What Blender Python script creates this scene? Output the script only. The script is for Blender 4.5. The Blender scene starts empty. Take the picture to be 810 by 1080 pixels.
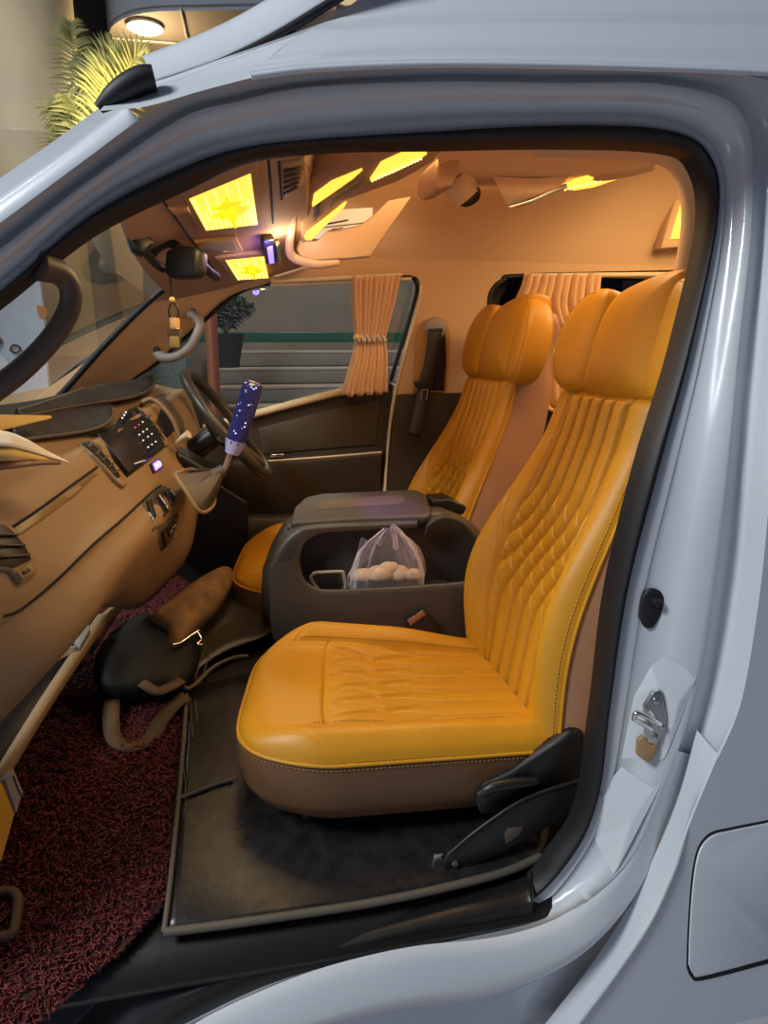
import bpy, bmesh, math, random
from mathutils import Vector, Matrix
from mathutils.bvhtree import BVHTree
random.seed(7)
S = bpy.context.scene
COL = S.collection
# ------------------------------------------------------------------ camera, world, lights, exposure
FPX = 750.0
CAM = Vector((0, -1.14, 1.48))
PITCH = math.radians(13.5)
YAW = math.atan2(165*math.cos(PITCH), FPX)
FW = Vector((math.sin(YAW)*math.cos(PITCH), math.cos(YAW)*math.cos(PITCH), -math.sin(PITCH)))
RT = Vector((math.cos(YAW), -math.sin(YAW), 0))
UP = RT.cross(FW)
cd = bpy.data.cameras.new('camera'); cam = bpy.data.objects.new('camera', cd); COL.objects.link(cam)
cd.sensor_fit = 'VERTICAL'; cd.sensor_height = 36; cd.lens = FPX/1080*36; cd.clip_start = .05
cam.matrix_world = Matrix((( RT.x, UP.x, -FW.x, CAM.x), (RT.y, UP.y, -FW.y, CAM.y), (RT.z, UP.z, -FW.z, CAM.z), (0,0,0,1)))
S.camera = cam
S.view_settings.view_transform = 'Standard'; S.view_settings.look = 'None'
S.view_settings.gamma = 1; S.view_settings.use_curve_mapping = False
S.view_settings.exposure = 0.0
w = bpy.data.worlds.new('world'); S.world = w; w.use_nodes = True
w.node_tree.nodes['Background'].inputs[0].default_value = (.27, .33, .50, 1)
w.node_tree.nodes['Background'].inputs[1].default_value = .20

def area(name, loc, target, size, power, col, sy=None):
    l = bpy.data.lights.new(name, 'AREA'); l.energy = power; l.color = col; l.size = size
    if sy: l.shape = 'RECTANGLE'; l.size_y = sy
    o = bpy.data.objects.new(name, l); COL.objects.link(o); o.location = loc
    o.rotation_euler = (Vector(target)-Vector(loc)).to_track_quat('-Z', 'Y').to_euler()
    return o
WARM = (1, .68, .33); COOL = (.93, .975, 1)
area('canopy_lamp', (-3.0, -1.3, 4.2), (.6, 0, 1.0), 1.2, 195, COOL)
area('frame_fill_lamp', (-5.0, -4.0, .5), (.5, 0, 1.4), 1.6, 27, (.74, .80, 1))  # added cool fill that lightens the underside of the door frame
area('cabin_lamp', (.75, .75, 2.10), (.55, .7, 0), .5, 8.6, WARM)
area('rear_cabin_lamp', (1.7, .75, 2.10), (1.4, .8, 0), .6, 15, WARM)
area('front_cabin_lamp', (.03, .50, 1.75), (.1, .6, 0), .25, 3.6, WARM)

# ------------------------------------------------------------------ helpers
def ray(x, y): return FW + RT*((x-405)/FPX) - UP*((y-540)/FPX)
def PY(x, y, Y): d = ray(x, y); return CAM + d*((Y-CAM.y)/d.y)
def PX(x, y, X): d = ray(x, y); return CAM + d*((X-CAM.x)/d.x)
def PZ(x, y, Z): d = ray(x, y); return CAM + d*((Z-CAM.z)/d.z)
def plane3(a, b, c):
    A, B, D = PY(*a), PY(*b), PY(*c); n = (B-A).cross(D-A).normalized()
    def f(x, y):
        d = ray(x, y); return CAM + d*((A-CAM).dot(n)/d.dot(n))
    f.n = n if n.dot(CAM-A) > 0 else -n
    return f
def yplane(Y):
    f = lambda x, y: PY(x, y, Y); f.n = Vector((0, -1, 0)); return f
def nodes(m): return m.node_tree.nodes, m.node_tree.links
def mat(name, col, rough=.5, metal=0, bump=None, coat=0, vary=None, spec=.5, sheen=0, bumpkind='noise'):
    m = bpy.data.materials.new(name); m.use_nodes = True; n, l = nodes(m); b = n['Principled BSDF']
    b.inputs['Base Color'].default_value = (*col, 1); b.inputs['Roughness'].default_value = rough
    b.inputs['Metallic'].default_value = metal; b.inputs['Coat Weight'].default_value = coat
    b.inputs['Coat Roughness'].default_value = .08; b.inputs['Specular IOR Level'].default_value = spec
    b.inputs['Sheen Weight'].default_value = sheen
    tc = n.new('ShaderNodeTexCoord')
    if vary:
        t = n.new('ShaderNodeTexNoise'); t.inputs['Scale'].default_value = vary[0]; t.inputs['Detail'].default_value = 6
        l.new(tc.outputs['Object'], t.inputs['Vector'])
        r = n.new('ShaderNodeValToRGB'); r.color_ramp.elements[0].position = .35; r.color_ramp.elements[1].position = .68
        r.color_ramp.elements[0].color = (*col, 1); r.color_ramp.elements[1].color = (*vary[1], 1)
        l.new(t.outputs['Fac'], r.inputs['Fac']); l.new(r.outputs['Color'], b.inputs['Base Color'])
    if bump:
        t = n.new('ShaderNodeTexVoronoi' if bumpkind == 'voronoi' else 'ShaderNodeTexNoise')
        t.inputs['Scale'].default_value = bump[0]; l.new(tc.outputs['Object'], t.inputs['Vector'])
        bp = n.new('ShaderNodeBump'); bp.inputs['Strength'].default_value = bump[1]; bp.inputs['Distance'].default_value = .002
        l.new(t.outputs['Distance' if bumpkind == 'voronoi' else 'Fac'], bp.inputs['Height']); l.new(bp.outputs['Normal'], b.inputs['Normal'])
    return m
def emit(name, col, strength):
    m = bpy.data.materials.new(name); m.use_nodes = True; n, l = nodes(m)
    b = n['Principled BSDF']; b.inputs['Base Color'].default_value = (*col, 1)
    b.inputs['Emission Color'].default_value = (*col, 1); b.inputs['Emission Strength'].default_value = strength
    return m
def glassmat(name, col, refl=.08, rough=0.0, maxr=.9, graze=.8):
    m = bpy.data.materials.new(name); m.use_nodes = True; n, l = nodes(m)
    n.remove(n['Principled BSDF']); out = n['Material Output']
    t = n.new('ShaderNodeBsdfTransparent'); t.inputs[0].default_value = (*col, 1)
    g = n.new('ShaderNodeBsdfGlossy'); g.inputs['Roughness'].default_value = rough; g.inputs[0].default_value = (maxr, maxr, maxr, 1)
    f = n.new('ShaderNodeLayerWeight'); f.inputs[0].default_value = .5
    q = n.new('ShaderNodeMath'); q.operation = 'POWER'; q.inputs[1].default_value = 5; l.new(f.outputs['Facing'], q.inputs[0])
    a = n.new('ShaderNodeMath'); a.operation = 'MULTIPLY_ADD'; a.inputs[1].default_value = graze; a.inputs[2].default_value = refl; a.use_clamp = True
    l.new(q.outputs[0], a.inputs[0])
    x = n.new('ShaderNodeMixShader'); l.new(a.outputs[0], x.inputs[0]); l.new(t.outputs[0], x.inputs[1]); l.new(g.outputs[0], x.inputs[2])
    l.new(x.outputs[0], out.inputs[0])
    return m

def tag(o, label=None, cat=None, group=None, kind=None):
    if label: o['label'] = label
    if cat: o['category'] = cat
    if group: o['group'] = group
    if kind: o['kind'] = kind
    return o
def thing(name, loc, label, cat, group=None):
    o = bpy.data.objects.new(name, None); COL.objects.link(o); o.location = loc; o.empty_display_size = .05
    return tag(o, label, cat, group)
def link(name, me, m, parent=None, smooth=True):
    o = bpy.data.objects.new(name, me); COL.objects.link(o)
    for mm in (m if isinstance(m, (list, tuple)) else [m]): me.materials.append(mm)
    if smooth:
        for p in me.polygons: p.use_smooth = True
    if parent:
        o.parent = parent
        l = Vector((0, 0, 0)); q = parent
        while q: l += q.location; q = q.parent
        o.matrix_parent_inverse = Matrix.Translation(-l)
    return o
def bmobj(name, bm, m, parent=None, smooth=True, recalc=True, sharp=None):
    if recalc: bmesh.ops.recalc_face_normals(bm, faces=bm.faces)
    me = bpy.data.meshes.new(name); bm.to_mesh(me); bm.free()
    o = link(name, me, m, parent, smooth)
    if sharp is not None: me.set_sharp_from_angle(angle=math.radians(sharp))
    return o
def cr(p, t):   # catmull-rom through list of Vectors, t in 0..len-1
    n = len(p); i = min(int(t), n-2); f = t-i
    a = p[max(i-1, 0)] if i > 0 else p[0]*2-p[1]; b = p[i]; c = p[i+1]; d = p[i+2] if i+2 < n else p[n-1]*2-p[n-2]
    return .5*((2*b)+(c-a)*f+(2*a-5*b+4*c-d)*f*f+(3*b-a-3*c+d)*f**3)
def smoothpts(p, k=6):
    p = [Vector(q) for q in p]; n = (len(p)-1)*k
    return [cr(p, i/k) for i in range(n+1)]
def resample(p, n):
    L = [0]
    for a, b in zip(p, p[1:]): L.append(L[-1]+(b-a).length)
    out = []; j = 0
    for i in range(n):
        t = L[-1]*i/(n-1)
        while j < len(p)-2 and L[j+1] < t: j += 1
        s = (t-L[j])/max(L[j+1]-L[j], 1e-9); out.append(p[j].lerp(p[j+1], min(max(s, 0), 1)))
    return out
def loft_bm(rails, closed=False, bm=None):
    bm = bm or bmesh.new(); R = [[bm.verts.new(v) for v in r] for r in rails]
    pairs = list(zip(R, R[1:])) + ([(R[-1], R[0])] if closed else [])
    for a, b in pairs:
        for i in range(len(a)-1):
            try: bm.faces.new((a[i], a[i+1], b[i+1], b[i]))
            except ValueError: pass
    return bm
def solid(o, t, off=0):
    md = o.modifiers.new('solid', 'SOLIDIFY'); md.thickness = t; md.offset = off; return o
def bev(o, wd, seg=3, ang=35):
    md = o.modifiers.new('bevel', 'BEVEL'); md.width = wd; md.segments = seg; md.limit_method = 'ANGLE'; md.angle_limit = math.radians(ang)
    for p in o.data.polygons: p.use_smooth = True
    return o
def subd(o, n=2):
    md = o.modifiers.new('sub', 'SUBSURF'); md.levels = n; md.render_levels = n; return o
def loft(name, rails, m, parent=None, cols=6, rows=None, thick=None, off=0):
    """rails: lists of 3D points with the same number of stations"""
    R = [smoothpts(r, cols) for r in rails]
    if rows:
        n = len(R[0]); R2 = [smoothpts([r[i] for r in R], rows) for i in range(n)]
        R = [[R2[i][j] for i in range(n)] for j in range(len(R2[0]))]
    o = bmobj(name, loft_bm(R), m, parent)
    if thick: solid(o, thick, off)
    return o
def tube_bm(path, r, seg=8, bm=None, flat=1.0, caps=True, up=None):
    bm = bm or bmesh.new(); n = len(path); rings = []
    rr = r if isinstance(r, (list, tuple)) else [r]*n
    nrm = None
    for i, p in enumerate(path):
        t = (path[min(i+1, n-1)]-path[max(i-1, 0)])
        if t.length < 1e-9: t = Vector((0, 0, 1))
        t.normalize()
        if nrm is None:
            nrm = up.copy() if up else (Vector((0, 0, 1)) if abs(t.z) < .9 else Vector((1, 0, 0)))
        nrm = (nrm - t*nrm.dot(t)).normalized(); b = t.cross(nrm)
        rings.append([bm.verts.new(p + nrm*(math.cos(2*math.pi*k/seg)*rr[i]*flat) + b*(math.sin(2*math.pi*k/seg)*rr[i])) for k in range(seg)])
    for a, c in zip(rings, rings[1:]):
        for k in range(seg): bm.faces.new((a[k], a[(k+1) % seg], c[(k+1) % seg], c[k]))
    if caps: bm.faces.new(rings[0][::-1]); bm.faces.new(rings[-1])
    return bm
def tube(name, path, r, m, parent=None, seg=8, k=6, flat=1.0, up=None):
    p = smoothpts(path, k) if k > 1 else [Vector(q) for q in path]
    if isinstance(r, (list, tuple)):
        rr = [cr([Vector((q, 0, 0)) for q in r], i*(len(r)-1)/(len(p)-1)).x for i in range(len(p))]
    else: rr = r
    o = bmobj(name, tube_bm(p, rr, seg, flat=flat, up=up), m, parent); o.data.set_sharp_from_angle(angle=math.radians(50)); return o
def slab(name, poly, m, parent=None, n=None, thick=.01, bevel=0, bm=None, seg=2):
    """solid from a planar-ish polygon of 3D points, pushed back along -n"""
    n = Vector(n).normalized(); own = bm is None; bm = bm or bmesh.new()
    a = [bm.verts.new(p) for p in poly]; b = [bm.verts.new(Vector(p)-n*thick) for p in poly]
    bm.faces.new(a); bm.faces.new(b[::-1])
    for i in range(len(a)): j = (i+1) % len(a); bm.faces.new((a[i], b[i], b[j], a[j]))
    if not own: return bm
    o = bmobj(name, bm, m, parent, smooth=False)
    if bevel: bev(o, bevel, seg)
    return o
def pslab(name, px, f, m, parent=None, thick=.01, bevel=0, smooth=False, lift=0):
    pts = [f(*q) for q in px]
    if smooth: pts = smoothpts(pts+[pts[0]], 5)[:-1]
    return slab(name, [p+f.n*lift for p in pts], m, parent, f.n, thick, bevel)
def box_bm(c, s, bm=None, rot=None):
    bm = bm or bmesh.new(); M = Matrix.Translation(Vector(c)) @ (rot.to_4x4() if rot else Matrix()) @ Matrix.Diagonal((*s, 1))
    bmesh.ops.create_cube(bm, size=1, matrix=M); return bm
def box(name, c, s, m, parent=None, bevel=.004, rot=None, seg=3):
    o = bmobj(name, box_bm(c, s, rot=rot), m, parent, smooth=False)
    if bevel: bev(o, bevel, seg)
    return o
def lathe(name, prof, c, m, parent=None, seg=24, axis=None):
    bm = bmesh.new(); R = []
    for r, z in prof: R.append([bm.verts.new((r*math.cos(2*math.pi*k/seg), r*math.sin(2*math.pi*k/seg), z)) for k in range(seg)])
    for a, b in zip(R, R[1:]):
        for k in range(seg): bm.faces.new((a[k], a[(k+1) % seg], b[(k+1) % seg], b[k]))
    bm.faces.new(R[0][::-1]); bm.faces.new(R[-1])
    q = Vector((0, 0, 1)).rotation_difference(Vector(axis)).to_matrix().to_4x4() if axis else Matrix()
    bmesh.ops.transform(bm, matrix=Matrix.Translation(Vector(c)) @ q, verts=bm.verts)
    return bmobj(name, bm, m, parent, sharp=35)
def plate(name, outer, holes, Y, thick, m, parent=None):
    """flat sheet with holes, drawn in X-Z at depth Y"""
    cu = bpy.data.curves.new('c', 'CURVE'); cu.dimensions = '2D'; cu.fill_mode = 'BOTH'; cu.extrude = thick/2
    for poly in [outer]+holes:
        s = cu.splines.new('POLY'); s.points.add(len(poly)-1)
        for pt, (x, z) in zip(s.points, poly): pt.co = (x, z, 0, 1)
        s.use_cyclic_u = True
    o = bpy.data.objects.new('c', cu); COL.objects.link(o)
    me = bpy.data.meshes.new_from_object(o.evaluated_get(bpy.context.evaluated_depsgraph_get()))
    bpy.data.objects.remove(o); bpy.data.curves.remove(cu)
    me.transform(Matrix(((1, 0, 0, 0), (0, 0, 1, Y), (0, 1, 0, 0), (0, 0, 0, 1))))
    me.name = name
    return link(name, me, m, parent, smooth=False)
def xz(px, Y, smooth=0):
    p = [PY(x, y, Y) for x, y in px]
    if smooth: p = smoothpts(p+[p[0]], smooth)[:-1]
    return [(q.x, q.z) for q in p]
class Surf:
    """lets details sit on an already built surface"""
    def __init__(s, *objs):
        bpy.context.view_layer.update(); dg = bpy.context.evaluated_depsgraph_get(); vs = []; fs = []
        for o in objs:
            e = o.evaluated_get(dg); me = e.to_mesh(); k = len(vs)
            vs += [o.matrix_world @ v.co for v in me.vertices]; fs += [[k+i for i in p.vertices] for p in me.polygons]; e.to_mesh_clear()
        s.t = BVHTree.FromPolygons(vs, fs)
    def hit(s, x, y):
        d = ray(x, y).normalized(); r = s.t.ray_cast(CAM, d)
        if r[0] is None: return None
        n = r[1] if r[1].dot(d) < 0 else -r[1]
        return r[0], n
    def pts(s, px, lift=0):
        out = []
        for q in px:
            h = s.hit(*q)
            if h: out.append(h[0]+h[1]*lift)
        return out
    def normal(s, px):
        n = Vector((0, 0, 0))
        for q in px:
            h = s.hit(*q)
            if h: n += h[1]
        return n.normalized()
    def slab(s, name, px, m, parent=None, lift=.004, thick=.01, bevel=.002, smooth=0):
        p = s.pts(px); n = s.normal(px)
        if smooth: p = smoothpts(p+[p[0]], smooth)[:-1]
        return slab(name, [q+n*lift for q in p], m, parent, n, thick, bevel)
    def line(s, name, px, r, m, parent=None, lift=0, k=6, seg=6):
        return tube(name, s.pts(px, lift), r, m, parent, seg=seg, k=k)
def stitch_bm(path, bm, dash=.006, gap=.0035, r=.0009):
    p = resample(path, max(int(sum((b-a).length for a, b in zip(path, path[1:]))/(dash+gap)), 2))
    for a, b in zip(p, p[1:]):
        tube_bm([a, a.lerp(b, dash/(dash+gap))], r, 4, bm)
    return bm

# ------------------------------------------------------------------ materials
M = {}
M['paint'] = mat('white_paint', (.62, .66, .70), .28, coat=.6, bump=(700, .03))
M['rubber'] = mat('black_rubber', (.008, .008, .009), .55)
M['seam'] = mat('panel_gap', (.01, .01, .012), .8)
M['leather'] = mat('tan_leather', (.60, .275, .010), .44, bump=(420, .12), bumpkind='voronoi', vary=(9, (.56, .25, .009)))
M['leather_side'] = mat('brown_leather', (.42, .215, .115), .48, bump=(420, .12), bumpkind='voronoi')
M['skirt'] = mat('dark_brown_leather', (.14, .066, .026), .48, bump=(420, .12), bumpkind='voronoi')
M['thread'] = mat('thread', (.42, .20, .04), .7)
M['thread_light'] = mat('light_thread', (.75, .45, .12), .7)
M['liner'] = mat('suede_headliner', (.64, .42, .23), .8, bump=(300, .08), sheen=.15)
M['liner_dark'] = mat('brown_headliner', (.44, .26, .14), .75, bump=(300, .08))
M['dash'] = mat('taupe_plastic', (.32, .205, .10), .55, bump=(500, .15))
M['dash_dark'] = mat('dark_taupe_plastic', (.10, .072, .048), .5, bump=(500, .15))
M['black'] = mat('black_plastic', (.012, .011, .010), .4)
M['door'] = mat('dark_door_plastic', (.055, .042, .026), .5, bump=(400, .1))
M['console'] = mat('grey_console_plastic', (.058, .049, .042), .45, bump=(400, .1))
M['cream'] = mat('cream_trim', (.75, .62, .40), .5)
M['curtain'] = mat('peach_curtain', (.72, .44, .22), .75, sheen=.3, bump=(900, .08))
M['vinyl'] = mat('black_vinyl', (.009, .009, .0095), .27, bump=(320, .3), vary=(30, (.024, .022, .019)))
M['piping'] = mat('grey_piping', (.10, .085, .065), .6, bump=(600, .3))
M['carpet'] = mat('red_coil', (.075, .008, .010), .5, vary=(60, (.19, .026, .026)))
M['carpet_base'] = mat('dark_red_backing', (.03, .006, .007), .9)
M['chrome'] = mat('chrome', (.8, .8, .78), .15, metal=1)
M['steel'] = mat('zinc_steel', (.62, .62, .60), .3, metal=1)
M['handle'] = mat('grey_handle', (.30, .27, .23), .5)
M['suede'] = mat('tan_suede', (.30, .165, .06), .85, bump=(300, .4), vary=(25, (.17, .09, .032)))
M['bagblack'] = mat('black_bag_leather', (.006, .0055, .0055), .6, bump=(200, .2), spec=.25)
M['strap'] = mat('brown_strap', (.10, .058, .028), .7, bump=(400, .3))
M['lampglow'] = emit('amber_lamp', (1, .62, .07), 1.35)
M['lamppattern'] = emit('yellow_pattern', (1, .72, .0), 1.0)
M['lampdot'] = emit('lamp_dots', (1, .80, .30), 2.2)
M['led_blue'] = emit('blue_led', (.16, .10, 1), 4)
M['glass'] = glassmat('pane_glass', (.86, .9, .88), .05)
M['screenglass'] = glassmat('windscreen_glass', (.80, .84, .82), .12, graze=1.6)
M['paper'] = mat('white_paper', (.75, .70, .58), .8)
M['paper_yellow'] = mat('yellow_paper', (.70, .50, .16), .8)
M['white'] = mat('white_plastic', (.7, .7, .68), .5)
M['pink'] = mat('dark_pink_leather', (.30, .16, .10), .5)
M['purple'] = mat('dark_rear_trim', (.035, .025, .030), .5)

# ------------------------------------------------------------------ van body round the door opening
van = thing('van', (0, 0, 0), 'white van body around the open passenger door', 'van')
ST = 24
A_ = [(-80,385),(0,328),(100,250),(200,200),(265,172),(350,162),(450,160),(580,158),(690,162),(724,180),(732,240),(703,370),(667,490),(636,620),(621,740),(605,845),(575,895),(547,923),(461,946),(363,968),(254,995),(133,1012),(48,1078),(-60,1160)]
B_ = [(-80,364),(0,311),(100,227),(200,175),(262,157),(335,149),(450,141),(580,134),(692,138),(740,163),(751,225),(722,370),(690,490),(657,620),(639,740),(628,830),(602,893),(545,951),(461,978),(363,1003),(260,1030),(165,1076),(100,1110),(0,1180)]
C_ = [(-80,350),(0,297),(100,212),(200,160),(262,143),(335,133),(450,123),(580,120),(697,124),(752,155),(764,225),(740,370),(712,490),(680,620),(660,740),(643,835),(614,903),(560,962),(461,988),(363,1013),(260,1042),(168,1088),(105,1120),(5,1190)]
D_ = [(-80,318),(0,262),(90,193),(190,125),(250,107),(325,92),(450,86),(580,87),(712,90),(785,122),(793,225),(779,370),(768,490),(752,620),(731,740),(697,838),(660,913),(594,965),(524,988),(430,999),(330,1024),(230,1066),(170,1104),(80,1168)]
G_ = [(-80,290),(0,235),(85,172),(175,108),(240,87),(318,75),(450,69),(580,70),(725,74),(830,100),(838,225),(824,370),(813,490),(800,620),(781,735),(757,795),(754,800),(730,857),(693,951),(655,1012),(604,1080),(560,1140)]
def tum(p, Y):
    q = PY(p[0], p[1], Y); z = q.z
    return PY(p[0], p[1], Y + max(0, z-1.25)*.16)
def con(L, Y, k=6): return smoothpts([tum(p, Y) for p in L], k)
cA, cB, cC, cD = con(A_, .10), con(B_, .065), con(C_, .06), con(D_, .0)
def mid(a, b, f, off): return [p.lerp(q, f)+Vector(off) for p, q in zip(a, b)]
# seal: a rounded rubber bead
rails = [cA, mid(cA, cB, .12, (0, -.022, 0)), mid(cA, cB, .5, (0, -.036, 0)), mid(cA, cB, .88, (0, -.026, 0)), cB]
seal = bmobj('door_seal', loft_bm([[r[i] for i in range(0, 102)] for r in rails]), M['rubber'], van)
seal['label'] = 'black rubber door seal'
# flange lip, jamb face
lip = mid(cB, cC, .55, (0, -.012, 0))
jm = mid(cC, cD, .5, (0, -.004, 0))
E_ = [(-80,309),(0,254),(89,187),(186,121),(248,102),(323,88),(450,80),(580,81),(716,84),(800,117),(806,225),(794,370),(783,490),(770,620),(747,740),(712,848),(678,928),(641,980),(594,1017),(524,1044),(430,1056),(330,1082),(220,1126),(120,1185)]
cE = con(E_, .026)
cEs = con(E_, -.035)
n1 = 15*6+1      # upper part of the loop, down to the latch height
frame = bmobj('door_frame', loft_bm([cB, lip, cC, jm, mid(cC, cD, .9, (0, -.008, 0)), cD]), M['paint'], van)
# top and pillar groove + outer ridge
gG = con(G_, -.05)
up_D, up_E, up_G = cD[:n1+3], cE[:n1+3], gG[:n1+3]
bmobj('door_frame_ridge', loft_bm([up_D, mid(up_D, up_E, .35, (0, .012, 0)), up_E, mid(up_E, up_G, .25, (0, -.012, 0)), mid(up_E, up_G, .6, (0, -.012, 0)), mid(up_E, up_G, .85, (0, -.006, 0)), up_G]), M['paint'], van)
# sill: outer roll of the rocker
s0 = n1-4
RMP = [min(max((i-2)/16, 0), 1)**2*(3-2*min(max((i-2)/16, 0), 1)) for i in range(len(cD)-s0)]
sD, sE = cD[s0:], [p.lerp(q, k) for p, q, k in zip(cE[s0:], cEs[s0:], RMP)]
def rmid(a, b, f, off): return [p.lerp(q, f)+Vector(off)*k for p, q, k in zip(a, b, RMP)]
sill_tuck = [p+Vector((0, .07, -.10))*k for p, k in zip(sE, RMP)]
bmobj('sill', loft_bm([sD, rmid(sD, sE, .12, (0, -.010, 0)), rmid(sD, sE, .3, (0, -.008, .002)), rmid(sD, sE, .75, (0, -.012, .0)), sE, mid(sE, sill_tuck, .1, (0, -.004, 0)), sill_tuck]), M['paint'], van)
# outer ridge running on down behind the sill
ri = con([(735,770),(712,850),(672,940),(630,1008),(575,1080),(520,1150)], .008)
rg = con([(757,795),(730,857),(693,951),(655,1012),(604,1080),(548,1150)], -.05)
TAP = [min(i/9, 1) for i in range(len(ri))]
def tmid(f, y): return [p.lerp(q, f)+Vector((0, y*k, 0)) for p, q, k in zip(ri, rg, TAP)]
bmobj('wheel_arch_ridge', loft_bm([ri, tmid(.25, -.022), tmid(.5, -.024), tmid(.7, -.030), [p+Vector((0, -.002*k, 0)) for p, k in zip(rg, TAP)]]), M['paint'], van)
# rocker below the sill
rk = con([(757,795),(730,857),(693,951),(655,1012),(604,1080),(548,1150)], .06)
# side panel: rear quarter
gr = G_[8:]
outer = [(p.x, p.z) for p in gG[48:]] + xz([(560,1250), (1000,1250), (1250,1000), (1250,-60), (1000,2), (832,42), (728,46)], -.05)
side = plate('side_panel', outer, [], -.052, .006, M['paint'], van)
for v in side.data.vertices: v.co.y += max(0, v.co.z-1.25)*.16
arch = plate('rocker_panel', xz([(60,1240),(200,1110),(330,1070),(430,1050),(524,1038),(600,1005),(650,960),(720,850),(700,960),(655,1060),(600,1160),(560,1250)], .04), [], .045, .006, M['paint'], van)
# fuel flap, sitting in its gap
fl = [(727,1018),(728,985),(731,940),(735,910),(741,893),(752,882),(770,877),(810,869),(850,861),(850,1000),(810,1012),(742,1030),(732,1028)]
pslab('fuel_flap_gap', [(724,1020),(725,985),(728,938),(732,908),(738,890),(750,878),(769,873),(810,865),(856,857),(856,1004),(812,1016),(742,1034),(729,1031)], yplane(-.0555), M['seam'], van, .002, smooth=True)
fp = pslab('fuel_flap', fl, yplane(-.060), M['paint'], van, .005, .0045, smooth=True)
fp['label'] = 'square fuel filler flap'
# roof side above the gutter
def rl(px, Y): return [PY(x, y, Y) for x, y in px]
r0 = rl([(265,82),(330,74),(450,69),(580,70),(725,74),(860,80),(1000,86),(1250,96)], -.028)
r1 = [p+Vector((0, .003, .012)) for p in r0]
r2 = rl([(285,60),(345,52),(450,46),(580,45),(725,47),(860,50),(1000,54),(1250,60)], .02)
r3 = rl([(315,38),(360,34),(450,27),(580,24),(725,26),(860,28),(1000,30),(1250,36)], .045)
r4 = rl([(345,22),(375,16),(450,10),(580,8),(725,8),(860,9),(1000,10),(1250,12)], .10)
r5 = rl([(385,0),(400,-20),(450,-40),(580,-44),(725,-46),(860,-48),(1000,-50),(1250,-60)], .22)
r6 = [Vector((p.x, .75, p.z+.10)) for p in r5]
r7 = [Vector((p.x, 1.55, 2.0)) for p in r5]
loft('roof_panel', [r0, r1, r2, r3, r4, r5, r6, r7], M['paint'], van, cols=5, rows=3)
gut = tube('drip_moulding', [p+Vector((0, .002, .002)) for p in r0], .005, M['paint'], van)
# front corner of the raised roof, rail and its groove
q0 = rl([(105,117),(155,112),(215,95),(265,82)], -.028)
q1 = rl([(118,103),(165,93),(232,76)], .02)+rl([(285,60)], .02)
q2 = rl([(130,97),(172,86),(245,62)], .045)+rl([(315,38)], .045)
q3 = rl([(145,91),(185,79),(262,52)], .09)+rl([(345,22)], .10)
q3b = rl([(150,86),(195,72),(290,32)], .11)+rl([(385,0)], .22)
loft('roof_corner', [q0, q1, q2, q3, q3b], M['paint'], van, cols=5, rows=3)
ra = rl([(163,92),(205,78),(255,58),(300,34),(352,2),(420,-40)], .10)
rb = rl([(158,72),(200,55),(235,38),(270,18),(300,0),(360,-40)], .22)
rm = [a.lerp(b, .5)+Vector((-.01, -.03, .02)) for a, b in zip(ra, rb)]
rc = [p+Vector((-.02, .10, -.02)) for p in rb]
loft('roof_rail', [ra, [a.lerp(b, .08)+Vector((0, -.012, .006)) for a, b in zip(ra, rb)], rm, rb, rc], M['paint'], van, rows=3)
tube('roof_groove', [p+Vector((0, -.004, 0)) for p in ra], .007, M['rubber'], van)
# white outer pillar strip beside the windscreen
w0 = gG[0:17]
w1 = resample(con([(-80,268),(0,212),(70,162),(130,115)], -.035), 17)
w2 = resample(con([(-80,246),(0,188),(55,150),(104,114)], .03), 17)
w3 = [p+Vector((.01, .05, -.03)) for p in w2]
bmobj('windscreen_pillar', loft_bm([w0, mid(w0, w1, .5, (0, -.008, .004)), w1, w2, w3]), M['paint'], van)
ms = rl([(104,114),(118,103),(133,93),(150,84),(163,82)], .0)
tube('windscreen_moulding', ms, [.010, .018, .022, .022, .020], M['rubber'], van, seg=10, flat=.8)
# inner sill step plate
sA = [(560,916),(547,925),(461,946),(363,968),(254,995),(190,1015),(133,1030),(70,1085),(0,1150)]
sB = [(562,950),(547,960),(461,977),(363,1003),(260,1030),(215,1048),(160,1078),(105,1110),(20,1180)]
ka = smoothpts([PY(x, y, .10) for x, y in sA]); kb = smoothpts([PY(x, y, .03) for x, y in sB])
kp = bmobj('step_plate', loft_bm([[p+Vector((0, .02, -.03)) for p in ka], ka, mid(ka, kb, .12, (0, -.004, .004)), mid(ka, kb, .5, (0, 0, .004)), mid(ka, kb, .85, (0, -.008, .008)), kb, [p+Vector((0, .0, -.05)) for p in kb]]), M['black'], van)
kp['label'] = 'black plastic sill step plate'
# amber trim inside the seal along the pillar
pi = smoothpts([PY(x, y, .235) for x, y in [(560,157),(650,159),(697,165),(714,180),(722,205),(722,240),(712,300),(697,370),(664,490),(634,620)]])
po = smoothpts([PY(x, y, .215) for x, y in [(560,150),(650,152),(702,158),(727,172),(737,205),(735,245),(724,300),(707,370),(672,490),(642,620)]])
pin = [p+Vector((.03, .06, 0)) for p in pi]
bmobj('pillar_trim', loft_bm([pin, pi, mid(pi, po, .5, (0, -.008, 0)), po]), M['liner'], van)
jam = Surf(frame)
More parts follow.
